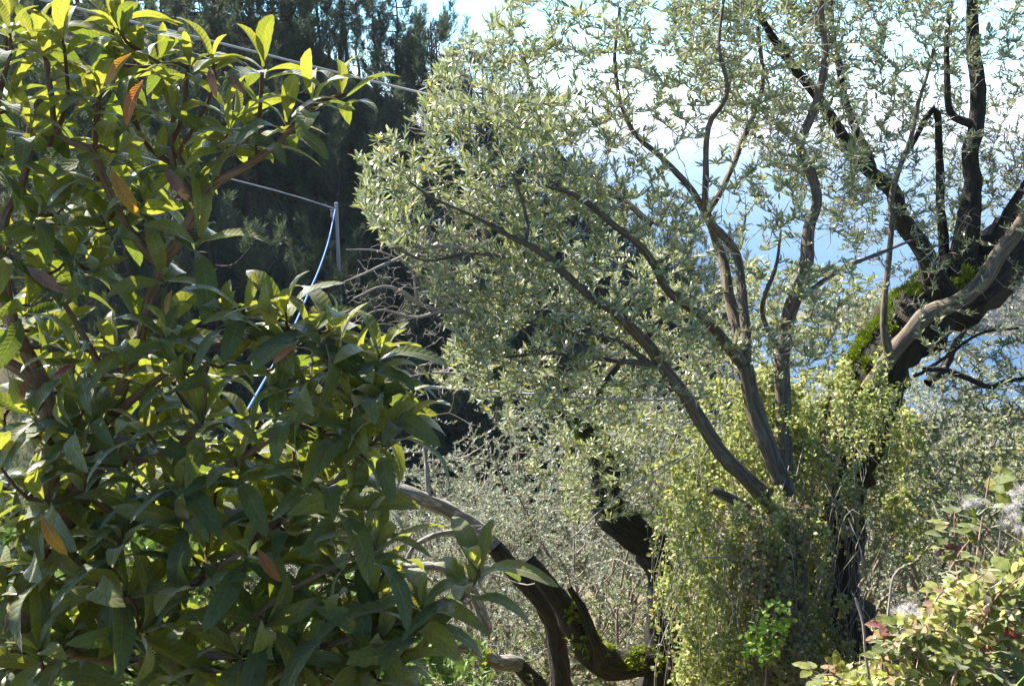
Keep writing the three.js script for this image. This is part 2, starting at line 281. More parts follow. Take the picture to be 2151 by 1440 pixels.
// ---------------------------------------------------------------- olives
// limbs are [photo x, photo y, distance, radius in photo pixels]
const limbPath = (list, step = 0.06, wob = 0.008, seed = 1) => smoothPath(list.map(([x, y, d, w]) => [P(x, y, d), w / FPX * d]), step, wob, seed);
function rootDown(list, seed, steps = 3) {    // prolong a trunk from its lowest traced point to the ground below it
  const [x, y, d, w] = list[0], p = P(x, y, d), gy = height(p.x, p.z) - 0.12, out = [];
  for (let i = 0; i < steps; i++) { const t = i / steps; out.push([V(p.x + 0.06 * noise3(seed, i, 0), lerp(gy, p.y, t), p.z), w / FPX * d * lerp(1.5, 1.05, t)]); }
  return { base: V(p.x, gy, p.z), list: out };
}
const oneLeaf = [0.1, 0.22].map((bend) => { const l = new Leaves(); l.leaf(V(0, 0, 0), V(0, 0, -1), V(0, 1, 0), 1, 0.25, [1, 1, 1], bend); return l.geo(); });
const oneTone = OLIVE_TONES.map((c) => leafMat({ vertexColors: false, color: new THREE.Color().setRGB(...c), clearcoat: 1, clearcoatRoughness: 0.22, transmission: 0.4 }));
function olive(name, label, { trunk, limbs, targets, seed, twigMat = M.twig, barkMat = M.olive, leaf = {}, grow = {}, extra, singles = 0, bare }) {
  const r = rng(seed), rt = rootDown(trunk, seed), o = thing(name, label, 'olive tree', rt.base), G = new Grower(r);
  const tp = smoothPath([...rt.list, ...trunk.map(([x, y, d, w]) => [P(x, y, d), w / FPX * d])], 0.06, 0.012, seed);
  mesh('trunk', tube(tp.pts, tp.radii, 12, seed, 0.16), barkMat, o); G.limb(tp.pts.slice(Math.floor(tp.pts.length * 0.6)));
  limbs.forEach((l, i) => { const q = limbPath(l, 0.05, 0.01, seed + i); mesh('limb', tube(q.pts, q.radii, 8, seed + i, 0.1), l.mat ?? barkMat, o); G.limb(q.pts); });
  G.grow(targets(r), grow);
  stuff(mesh('twigs', G.geo(4), twigMat, o));
  const L = new Leaves(); if (singles) L.pick = []; oliveSprays(L, G.paths, r, leaf);
  if (singles) {                                          // the leaves that show largest are parts of their own
    L.pick.sort((a, b) => b.s - a.s); const chosen = L.pick.slice(0, singles), rest = L.pick.slice(singles); L.pick = null;
    for (const l of rest) L.leaf(...l.a);
    for (const l of chosen) { const [b, d, n, len, wid, , bend] = l.a, k = Math.floor(r() * 3), m = local('leaf', oneLeaf[bend < 0.16 ? 0 : 1], oneTone[Math.floor(r() * oneTone.length)], o); const sd = V(0, 0, 0).crossVectors(d, n).normalize(), nn = V(0, 0, 0).crossVectors(sd, d); m.matrix.makeBasis(sd, nn, d.clone().negate()); m.quaternion.setFromRotationMatrix(m.matrix); m.position.copy(b).sub(o.position); m.scale.set(wid / 0.25, len, len); void k; }
  }
  stuff(mesh('crown', L.geo(), M.oliveLeaf, o));
  if (bare) { const n0 = G.paths.length; G.grow(bare(r), { up: -0.05, wob: 0.07, tip: 0.0012, thick: 0.004 }); stuff(mesh('bare_twigs', mergeGeometries(G.paths.slice(n0).map((q, i) => tube(q.pts, q.radii, 3, i, 0.05))), M.dryTwig, o)); }
  extra?.(o, G, r);
  console.log(name, 'paths', G.paths.length, 'leaves', L.count);
  return o;
}
function cloud(poly, n, d0, d1, r, keep) {
  const xs = poly.map((p) => p[0]), ys = poly.map((p) => p[1]), x0 = Math.min(...xs), x1 = Math.max(...xs), y0 = Math.min(...ys), y1 = Math.max(...ys), out = [];
  for (let g = 0; out.length < n && g < n * 40; g++) { const x = lerp(x0, x1, r()), y = lerp(y0, y1, r()); if (!inPoly(poly, x, y)) continue; const d = lerp(d0, d1, r()); if (keep && r() > keep(x, y, d)) continue; out.push(P(x, y, d)); }
  return out;
}
const clump = (x, y, d, s = 0.011, seed = 0) => sstep(-0.35, 0.25, fbm(x * s, y * s, d * 2 + seed));
function mossPatch(o, path, from, to, r, n, side) {
  const L = new Leaves();
  for (let k = 0; k < n; k++) {
    const f = lerp(from, to, r()) * (path.pts.length - 1), i = clamp(Math.floor(f), 1, path.pts.length - 2), p = path.pts[i].clone().lerp(path.pts[i + 1], f - Math.floor(f)), T = path.pts[i + 1].clone().sub(path.pts[i - 1]).normalize();
    const d = side.clone().addScaledVector(randDir(r), 0.85); d.addScaledVector(T, -d.dot(T)).normalize(); const b = p.clone().addScaledVector(d, path.radii[i] * 0.99);
    if (fbm(b.x * 9, b.y * 9, b.z * 9) < 0.02) continue;
    const c = tint([0.26, 0.31, 0.025], r, 0.4); for (let m = 0; m < 4; m++) { const e = d.clone().addScaledVector(randDir(r), 0.7).normalize(), q = b.clone().addScaledVector(randDir(r), 0.008); L.blade(q, q.clone().addScaledVector(e, 0.016 + 0.02 * r()), 0.004, randDir(r), c); }
  }
  stuff(mesh('moss', L.geo(), M.moss, o));
}
const OLA = [[930, 120], [1090, -40], [1500, -60], [1760, -40], [1800, 200], [1830, 420], [1800, 640], [1700, 780], [1560, 820], [1440, 900], [1300, 900], [1180, 880], [1060, 840], [960, 830], [905, 790], [930, 700], [905, 610], [850, 540], [770, 500], [740, 390], [770, 330], [860, 250], [900, 170]];
olive('olive_tree', 'slender many stemmed olive rising out of the vine, silver green crown spreading left', {
  seed: 21,
  trunk: [[1640, 1420, 5.15, 30], [1655, 1250, 5.15, 30], [1660, 1150, 5.15, 30], [1655, 1075, 5.15, 26]],
  limbs: [
    [[1655, 1085, 5.15, 24], [1638, 1010, 5.1, 20], [1610, 930, 5.1, 19], [1585, 845, 5.1, 18], [1562, 765, 5.1, 17]],
    [[1562, 765, 5.1, 14], [1500, 692, 5.0, 11], [1440, 640, 4.9, 10], [1400, 600, 4.85, 9], [1372, 545, 4.8, 9], [1330, 500, 4.75, 8], [1290, 470, 4.7, 7], [1220, 415, 4.65, 6], [1150, 390, 4.6, 3]],
    [[1562, 768, 5.1, 14], [1568, 700, 5.15, 11], [1560, 620, 5.2, 10], [1545, 530, 5.25, 9], [1492, 465, 5.2, 8], [1482, 380, 5.15, 7], [1487, 270, 5.1, 6], [1525, 195, 5.1, 5], [1510, 80, 5.1, 4], [1530, -60, 5.1, 2.5]],
    [[1560, 760, 5.15, 13], [1545, 680, 5.3, 13], [1528, 600, 5.4, 12], [1508, 520, 5.5, 11], [1480, 440, 5.4, 8], [1400, 340, 5.3, 6], [1330, 270, 5.3, 5], [1290, 150, 5.4, 4], [1300, 20, 5.5, 3]],
    [[1645, 1070, 5.1, 20], [1575, 1010, 5.0, 17], [1520, 960, 4.95, 16], [1480, 900, 4.9, 15], [1440, 832, 4.85, 14], [1398, 775, 4.8, 13], [1340, 702, 4.7, 12], [1292, 652, 4.65, 10], [1245, 622, 4.6, 9], [1190, 575, 4.55, 9], [1150, 540, 4.5, 8], [1100, 508, 4.45, 7], [1035, 475, 4.4, 5], [960, 440, 4.35, 3], [860, 380, 4.3, 2]],
    [[1385, 768, 4.8, 8], [1320, 755, 4.75, 6], [1240, 752, 4.7, 5], [1150, 742, 4.65, 4], [1060, 752, 4.6, 2.5]],
    [[1360, 760, 4.78, 7], [1300, 720, 4.85, 5], [1210, 700, 4.9, 4], [1120, 640, 4.95, 3]],
    [[1102, 508, 4.45, 5], [1108, 478, 4.5, 4], [1090, 400, 4.55, 3], [1040, 300, 4.6, 2]],
    [[1060, 540, 4.5, 4], [980, 530, 4.45, 4], [900, 545, 4.4, 3], [830, 520, 4.35, 2]],
    [[1650, 1060, 5.2, 22], [1648, 1000, 5.25, 19], [1648, 900, 5.3, 17], [1645, 800, 5.3, 17], [1652, 700, 5.35, 16], [1668, 620, 5.35, 16], [1692, 560, 5.4, 16], [1700, 480, 5.4, 13], [1716, 430, 5.4, 11], [1702, 360, 5.4, 11], [1680, 310, 5.4, 10], [1712, 220, 5.4, 9], [1732, 110, 5.4, 8], [1722, 0, 5.4, 7], [1715, -120, 5.4, 5]],
    [[1685, 625, 5.4, 6], [1750, 572, 5.4, 6], [1850, 530, 5.5, 4], [1930, 500, 5.6, 2]],
    [[1640, 735, 5.3, 6], [1600, 660, 5.2, 5], [1630, 560, 5.1, 4], [1640, 480, 5.1, 2]],
    [[1680, 1180, 5.1, 15], [1640, 1125, 5.05, 13], [1605, 1088, 5.0, 12], [1560, 1062, 4.95, 11], [1495, 1030, 4.9, 9]],
    [[1370, 470, 4.9, 7], [1300, 415, 5.0, 7], [1235, 390, 5.1, 6], [1200, 350, 5.1, 4], [1130, 250, 5.2, 3], [1100, 120, 5.2, 2]],
    [[1480, 460, 5.5, 7], [1560, 300, 5.7, 6], [1600, 180, 5.8, 5], [1590, 60, 5.8, 4]],
  ],
  targets: (r) => [
    ...cloud(OLA, 2400, 4.3, 6.0, r, (x, y, d) => (Math.abs(d - lerp(5.5, 4.95, clamp(y / 500, 0, 1)) - (x > 1500 ? 0.3 : 0)) < 0.5 ? 1 : 0) * clump(x, y, d) * 1 * (x > 1500 ? 0.75 : 1)),
    ...cloud([[740, 330], [900, 200], [1200, 200], [1300, 420], [1250, 760], [1000, 820], [930, 640], [780, 490]], 800, 4.4, 5.0, r, (x, y, d) => clump(x, y, d, 0.013, 5)),
  ],
  grow: { up: 0.3 }, leaf: { len: 0.052, wid: 0.0125, reach: 0.34 }, singles: 280,
  bare: (r) => [...cloud(OLA, 1300, 4.5, 5.7, r), ...cloud([[780, 430], [1100, 400], [1150, 620], [900, 640]], 350, 4.4, 4.9, r)],
});
// dead twiggy branches poking out at the crown's left edge
{
  const r = rng(5), limbs = [[[985, 660, 4.7, 6], [930, 655, 4.65, 5], [880, 640, 4.6, 4.5], [840, 610, 4.55, 4], [800, 600, 4.5, 3], [740, 625, 4.45, 2]], [[930, 655, 4.65, 4], [870, 665, 4.6, 3], [800, 650, 4.55, 2.5], [760, 665, 4.5, 1.5]], [[1000, 520, 4.6, 5], [900, 515, 4.55, 4], [830, 545, 4.5, 3], [790, 560, 4.45, 3], [720, 590, 4.4, 1.5]], [[880, 640, 4.6, 3], [860, 560, 4.55, 2.5], [800, 530, 4.5, 2], [725, 525, 4.45, 1.2]], [[1000, 790, 4.7, 3], [920, 780, 4.7, 2.5], [860, 790, 4.7, 1.5]]];
  const o = thing('dead_branch', 'bare dead olive branch of grey brown twigs hanging left below the crown', 'branch', P(985, 660, 4.7)), G = new Grower(r, 0.04);
  limbs.forEach((l, i) => { const q = limbPath(l, 0.04, 0.012, i); mesh('limb', tube(q.pts, q.radii, 6, i), M.dryTwig, o); G.limb(q.pts); });
  G.grow([...cloud([[760, 520], [1000, 490], [1010, 620], [960, 690], [860, 720], [740, 690], [720, 600]], 620, 4.4, 4.8, r), ...cloud([[880, 470], [1040, 490], [1010, 600], [860, 560]], 330, 4.4, 4.7, r), ...cloud([[820, 690], [950, 690], [950, 850], [850, 860]], 90, 4.5, 4.9, r)], { up: -0.05, wob: 0.09, tip: 0.0009, thick: 0.0032 });
  stuff(mesh('twigs', G.geo(4), M.dryTwig, o));
}
// old leaning olive on the right
const OLB = [[1360, -120], [2300, -150], [2300, 760], [2160, 900], [1980, 900], [1960, 800], [1850, 640], [1750, 500], [1600, 330], [1450, 150]];
olive('olive_tree', 'old leaning olive with thick dark mossy trunk and tall upright limbs against the sky', {
  seed: 33, barkMat: M.oldOlive,
  trunk: [[1730, 1190, 6.3, 75], [1760, 1000, 6.3, 70], [1810, 850, 6.3, 68], [1880, 720, 6.3, 66], [1960, 640, 6.35, 70], [2040, 590, 6.4, 68], [2120, 520, 6.5, 58], [2220, 420, 6.6, 48], [2330, 300, 6.7, 40]],
  limbs: [
    [[2010, 620, 6.35, 44], [2022, 540, 6.3, 30], [2040, 440, 6.3, 23], [2044, 380, 6.3, 19], [2036, 320, 6.3, 17], [2052, 270, 6.3, 17], [2056, 190, 6.3, 16], [2045, 100, 6.3, 14], [2040, 0, 6.3, 12], [2035, -120, 6.3, 10]],
    [[1985, 640, 6.2, 38], [1962, 580, 6.1, 26], [1935, 515, 6.1, 20], [1895, 460, 6.1, 19], [1875, 400, 6.1, 16], [1830, 365, 6.1, 14], [1800, 330, 6.1, 12], [1755, 260, 6.1, 11], [1715, 195, 6.1, 10], [1660, 130, 6.1, 9], [1610, 60, 6.1, 8], [1560, -40, 6.1, 6]],
    Object.assign([[1820, 820, 5.9, 16], [1868, 745, 5.9, 16], [1905, 705, 5.9, 17], [1950, 662, 5.9, 18], [2010, 635, 5.9, 17], [2060, 590, 5.9, 17], [2110, 520, 5.9, 16], [2170, 440, 5.9, 14], [2260, 330, 5.9, 11]], { mat: M.olive }),
    Object.assign([[1868, 750, 5.85, 11], [1858, 690, 5.8, 8], [1860, 620, 5.8, 7], [1866, 520, 5.8, 6], [1880, 400, 5.8, 6], [1912, 300, 5.8, 5], [1930, 220, 5.8, 4], [1960, 100, 5.8, 3]], { mat: M.olive }),
    [[1840, 375, 6.1, 10], [1810, 300, 6.2, 9], [1790, 250, 6.2, 8], [1760, 140, 6.2, 7], [1745, 20, 6.2, 6], [1740, -80, 6.2, 5]],
    [[1985, 560, 6.4, 12], [1975, 440, 6.5, 9], [1972, 330, 6.5, 8], [1965, 230, 6.5, 7], [1900, 330, 6.5, 4]],
    [[2060, 560, 6.3, 12], [2110, 460, 6.25, 10], [2160, 380, 6.2, 8], [2230, 280, 6.2, 6]],
    [[2050, 265, 6.3, 9], [2000, 240, 6.3, 8], [1990, 120, 6.3, 6], [2000, 0, 6.3, 5]],
    [[1940, 775, 5.7, 5], [1985, 775, 5.7, 7], [2030, 790, 5.7, 6], [2080, 812, 5.7, 5.5], [2110, 800, 5.7, 5], [2160, 793, 5.7, 4], [2260, 760, 5.7, 3]],
    [[1920, 790, 5.8, 4], [1990, 745, 5.8, 4], [2060, 700, 5.8, 3], [2140, 690, 5.8, 2]],
    [[1950, 805, 5.9, 12], [1985, 765, 5.95, 9], [2010, 715, 6.0, 7], [2030, 690, 6.0, 3]],
  ],
  targets: (r) => [...cloud(OLB, 3100, 5.5, 7.6, r, (x, y, d) => clump(x, y, d, 0.009, 9) * (y > 500 ? 0.35 : 1)), ...cloud([[1950, 690], [2200, 680], [2200, 900], [1980, 880]], 60, 5.6, 6.4, r)],
  grow: { up: 0.3 }, leaf: { len: 0.047, wid: 0.0105, reach: 0.36, tones: [[0.17, 0.20, 0.08], [0.21, 0.23, 0.11], [0.32, 0.33, 0.22], [0.14, 0.18, 0.06]] }, singles: 150,
  bare: (r) => cloud(OLB, 1500, 5.5, 7, r),
  extra: (o, G, r) => { const q = limbPath([[1810, 850, 6.3, 68], [1880, 720, 6.3, 66], [1960, 640, 6.35, 70], [2040, 590, 6.4, 68]]); mossPatch(o, q, 0.05, 0.95, r, 8000, V(-0.8, 0.6, 0.5)); },
});
// old bent olive low in the middle
olive('olive_tree', 'old bent olive with crooked dark mossy trunk and low elbow limb in the hollow', {
  seed: 45, barkMat: M.oldOlive,
  trunk: [[1415, 1400, 6.2, 52], [1392, 1300, 6.2, 40], [1396, 1210, 6.2, 36], [1368, 1150, 6.2, 38], [1318, 1115, 6.2, 36], [1283, 1080, 6.25, 33], [1268, 980, 6.4, 30], [1225, 880, 6.5, 30], [1172, 825, 6.5, 26], [1140, 780, 6.5, 18], [1110, 720, 6.5, 12]],
  limbs: [
    [[1420, 1385, 6.2, 34], [1350, 1392, 6.15, 32], [1285, 1398, 6.1, 34], [1250, 1380, 6.05, 32], [1205, 1310, 6.0, 27], [1160, 1240, 5.95, 22], [1130, 1200, 5.9, 17], [1112, 1175, 5.9, 14]],
    [[1285, 1095, 6.2, 22], [1262, 1060, 6.2, 12], [1255, 1000, 6.2, 6]],
    [[1262, 1395, 6.0, 18], [1245, 1340, 5.9, 12], [1222, 1280, 5.9, 9], [1195, 1230, 5.9, 6]],
    [[1180, 830, 6.5, 12], [1100, 760, 6.5, 9], [1010, 700, 6.5, 5]],
    [[1220, 870, 6.5, 14], [1300, 760, 6.7, 10], [1420, 650, 6.9, 7]],
  ],
  targets: (r) => [...cloud([[960, 560], [1300, 480], [1700, 560], [1750, 780], [1450, 860], [1380, 1020], [1150, 1040], [1060, 900], [960, 820]], 620, 6.2, 7.8, r, (x, y, d) => clump(x, y, d, 0.01, 3)), ...cloud([[1180, 830], [1420, 860], [1400, 1100], [1180, 1100]], 300, 5.5, 6.5, r), ...cloud([[1560, 540], [1860, 580], [1890, 760], [1640, 830]], 380, 6.5, 7.6, r)],
  leaf: { len: 0.052, wid: 0.0125 },
  extra: (o, G, r) => { const q = limbPath([[1420, 1385, 6.2, 34], [1350, 1392, 6.15, 32], [1285, 1398, 6.1, 34], [1250, 1380, 6.05, 32], [1205, 1310, 6.0, 27], [1160, 1240, 5.95, 22]]), s = limbPath([[1268, 980, 6.4, 30], [1225, 880, 6.5, 30], [1172, 825, 6.5, 26]]); mossPatch(o, q, 0.05, 0.9, r, 1800, V(0.3, 1, 0.3)); mossPatch(o, s, 0.2, 0.95, r, 600, V(-0.7, 0.1, 0.6)); },
});

// ---------------------------------------------------------------- silvery shrubs and scrub lower down the slope
function makeShrub(seed, w, h, tones, leafLen, leafWid, n, twigMat = M.twig) {
  const r = rng(seed), o = new THREE.Group(), G = new Grower(r, 0.09), stems = [];
  for (let k = 0; k < 6; k++) { const a = k * 1.05 + r(), q = smoothPath([[V(0.05 * Math.cos(a), -0.15, 0.05 * Math.sin(a)), 0.022], [V(w * 0.25 * Math.cos(a), h * 0.4, w * 0.25 * Math.sin(a)), 0.014], [V(w * 0.45 * Math.cos(a + 0.3), h * (0.7 + 0.25 * r()), w * 0.45 * Math.sin(a + 0.3)), 0.005]], 0.1, 0.03, seed + k); stems.push(q); G.limb(q.pts); }
  for (const q of stems) local('stem', tube(q.pts, q.radii, 6, seed), M.twig, o);
  const ts = []; for (let g = 0; ts.length < n && g < n * 20; g++) { const d = randDir(r).multiplyScalar(Math.cbrt(r())); const p = V(d.x * w * 0.62, h * 0.58 + d.y * h * 0.52, d.z * w * 0.62); if (p.y < 0.05 || r() > sstep(-0.3, 0.2, fbm(p.x * 2.2 + seed, p.y * 2.2, p.z * 2.2))) continue; ts.push(p); }
  G.grow(ts, { up: 0.3, tip: 0.0016, thick: 0.007 });
  stuff(local('twigs', G.geo(3), twigMat, o)); const L = new Leaves(); oliveSprays(L, G.paths, r, { len: leafLen, wid: leafWid, gap: 0.02, reach: 0.28, tones }); stuff(local('crown', L.geo(), M.scrubLeaf, o));
  return o;
}
{
  const silver = [[0.26, 0.28, 0.19], [0.33, 0.34, 0.27], [0.20, 0.23, 0.13], [0.26, 0.30, 0.16]], green = [[0.17, 0.22, 0.06], [0.21, 0.25, 0.08], [0.14, 0.19, 0.06]];
  const pr = [makeShrub(61, 2.4, 2.2, silver, 0.04, 0.013, 420), makeShrub(62, 2.0, 2.6, silver, 0.038, 0.012, 400), makeShrub(63, 1.8, 1.6, green, 0.035, 0.018, 320), makeShrub(64, 2.2, 1.9, silver.slice(0, 2), 0.03, 0.008, 130, M.dryTwig)], r = rng(91);
  const kinds = [['silver_shrub', 'silvery small leaved shrub on the slope below the old olives', 'silvery shrubs down the slope'], ['silver_shrub', 'tall upright silvery shrub on the slope below the old olives', 'tall silvery shrubs down the slope'], ['green_shrub', 'low fresh green shrub growing between silvery shrubs', 'low green shrubs down the slope'], ['dry_shrub', 'nearly bare dry shrub of tangled brown twigs on the slope', 'dry twiggy shrubs down the slope']];
  const put = (k, px, py, d, s) => { const p = P(px, py, d), o = pr[k].clone(); o.name = numbered(kinds[k][0]); o.position.set(p.x, height(p.x, p.z), p.z); o.rotation.y = r() * 6.28; o.scale.setScalar(s); tag(o, kinds[k][1], 'shrub', kinds[k][2]); scene.add(o); };
  for (const a of [[0, 900, 1150, 11, 1.25], [1, 1010, 1100, 12, 1.35], [0, 1080, 1300, 9.5, 1.0], [1, 960, 1350, 9, 0.9], [0, 1180, 1250, 9.8, 1.05], [1, 1240, 1200, 11, 1.3], [3, 1130, 1060, 9.5, 1.2], [3, 1300, 1260, 8.3, 0.95], [3, 900, 1250, 10, 1.1], [2, 1040, 1420, 7.6, 0.6], [2, 1250, 1420, 8.2, 0.7], [2, 1050, 1400, 5.9, 0.5], [2, 1000, 1400, 5.7, 0.42], [0, 850, 1050, 13, 1.4], [1, 1150, 1000, 14, 1.5], [0, 1330, 1150, 12, 1.3], [0, 1800, 1250, 9, 1.0], [1, 1760, 1330, 8, 0.85], [0, 1900, 1150, 10, 1.2], [2, 1960, 1000, 9.5, 1.3], [2, 2080, 950, 8.8, 1.2], [0, 2050, 1000, 11.5, 1.4], [1, 2150, 900, 12, 1.4], [3, 2020, 1050, 8.5, 1.1], [0, 1860, 950, 13, 1.4], [1, 1500, 1000, 12.5, 1.4], [0, 1640, 950, 13, 1.4], [0, 760, 1150, 14, 1.3], [1, 1420, 1100, 10.5, 1.2], [3, 560, 640, 30, 1.6], [3, 620, 650, 31, 1.3], [3, 450, 680, 28, 1.5], [3, 380, 700, 29, 1.2], [3, 860, 860, 22, 1.5], [2, 1980, 860, 17, 1.6], [0, 2100, 860, 19, 1.7], [1, 1930, 880, 24, 1.9], [2, 2180, 880, 22, 1.8]]) put(...a);
  const pe = makeShrub(66, 1.7, 1.5, [[0.14, 0.21, 0.03], [0.17, 0.25, 0.04], [0.11, 0.17, 0.03]], 0.055, 0.034, 420, M.twig); for (const [px, d, s] of [[120, 3.7, 1], [480, 3.9, 0.95], [760, 4.6, 0.8], [-120, 4.4, 1.2], [20, 3.25, 0.8], [300, 3.3, 0.75], [560, 3.4, 0.75], [250, 4.8, 1.2]]) { const p = P(px, 1300, d), o = pe.clone(); o.name = numbered('evergreen_bush'); o.position.set(p.x, height(p.x, p.z), p.z); o.rotation.y = r() * 6.28; o.scale.setScalar(s); tag(o, 'dark evergreen bush hidden behind the lower loquat leaves', 'bush', 'evergreen bushes behind the loquat'); scene.add(o); }
  // scattered far scrub on the slopes down to the coast
  const far = new Leaves(); for (let k = 0; k < 2600; k++) { const s = 26 + 470 * Math.pow(r(), 1.6), x = s * (0.1 + 0.6 * r()), y = height(x, -s); if (y < SEA + 2) continue; const w = 0.9 + 1.6 * r(), c0 = tint(mix3([0.12, 0.14, 0.06], [0.2, 0.2, 0.14], r()), r), nl = s < 90 ? 60 : 22; for (let m = 0; m < nl; m++) { const d = randDir(r), p = V(x + d.x * w, y + w * 0.6 + d.y * w * 0.8, -s + d.z * w); far.leaf(p, randDir(r), randDir(r), 0.2 + s * 0.0035, 0.12 + s * 0.002, tint(c0, r), 0.2, 1); } }
  for (let k = 0; k < 1500; k++) { const x = 230 + 560 * r(), s = 650 + 130 * r(), y = height(x, -s); if (y < SEA + 2) continue; const w = 2 + 3 * r(), c0 = tint(mix3([0.09, 0.11, 0.06], [0.16, 0.15, 0.12], r()), r); for (let m = 0; m < 16; m++) { const d = randDir(r); far.leaf(V(x + d.x * w, y + w * 0.5 + d.y * w * 0.7, -s + d.z * w), randDir(r), randDir(r), 3, 2, tint(c0, r), 0.2, 1); } }
  const m = stuff(mesh('slope_scrub', far.geo(), M.scrubLeaf, scene)); tag(m, 'far low scrub covering the slope down towards the sea', 'scrub');
}

// ---------------------------------------------------------------- grey bare limbs low in the middle
{
  const mk = (label, lists, seed) => { const pr = P(lists[0][0][0], lists[0][0][1], lists[0][0][2]), o = thing('bare_tree', label, 'tree', V(pr.x, height(pr.x, pr.z), pr.z)), G = new Grower(rng(seed), 0.06);
    const p0 = lists[0][0], f1 = P(p0[0] + 55, p0[1] + 65, p0[2] + 0.1), f2 = P(p0[0] + 115, p0[1] + 150, p0[2] + 0.2), fb = f2.clone().add(V(0.15, 0, 0)); const foot = smoothPath([[V(fb.x, height(fb.x, fb.z) - 0.1, fb.z), 0.09], [f2, 0.075], [f1, 0.068], [pr, p0[3] / FPX * p0[2]]], 0.1, 0.02, seed); mesh('trunk', tube(foot.pts, foot.radii, 9, seed, 0.14), M.oldOlive, o);
    lists.forEach((l, i) => { const q = limbPath(l, 0.06, 0.012, seed + i); mesh('limb', tube(q.pts, q.radii, 8, seed + i, 0.1), M.grey, o); G.limb(q.pts); });
    const r = rng(seed + 5); G.grow(lists.flatMap((l) => Array.from({ length: 16 }, () => { const c = l[Math.floor(r() * l.length)]; return P(c[0] + (r() - 0.5) * 260, c[1] - 60 + (r() - 0.6) * 220, c[2] + (r() - 0.5) * 0.6); })), { up: 0.2, thick: 0.006 }); stuff(mesh('twigs', G.geo(4), M.dryTwig, o)); };
  mk('bare grey limbed tree, pale branch slanting up behind the loquat leaves', [[[1040, 1150, 6.8, 18], [1000, 1112, 6.8, 17], [930, 1065, 6.7, 16], [880, 1042, 6.6, 14], [830, 1025, 6.6, 12], [770, 1005, 6.6, 9], [700, 960, 6.6, 6]], [[1000, 1115, 6.8, 9], [940, 1115, 6.7, 7], [900, 1125, 6.6, 6], [865, 1150, 6.6, 5], [850, 1180, 6.6, 4]], [[900, 1050, 6.65, 6], [897, 1000, 6.65, 5], [893, 920, 6.7, 4]]], 301);
  mk('bare dark grey tree with thick limb low beneath the silvery shrubs', [[[1090, 1395, 6.4, 16], [1040, 1385, 6.3, 15], [990, 1362, 6.2, 14], [940, 1352, 6.1, 12], [890, 1330, 6.1, 8]], [[1020, 1330, 7.2, 14], [1010, 1280, 7.2, 13], [990, 1240, 7.2, 12], [930, 1190, 7.2, 10], [860, 1190, 7.2, 8], [800, 1170, 7.2, 5]]], 311);
}

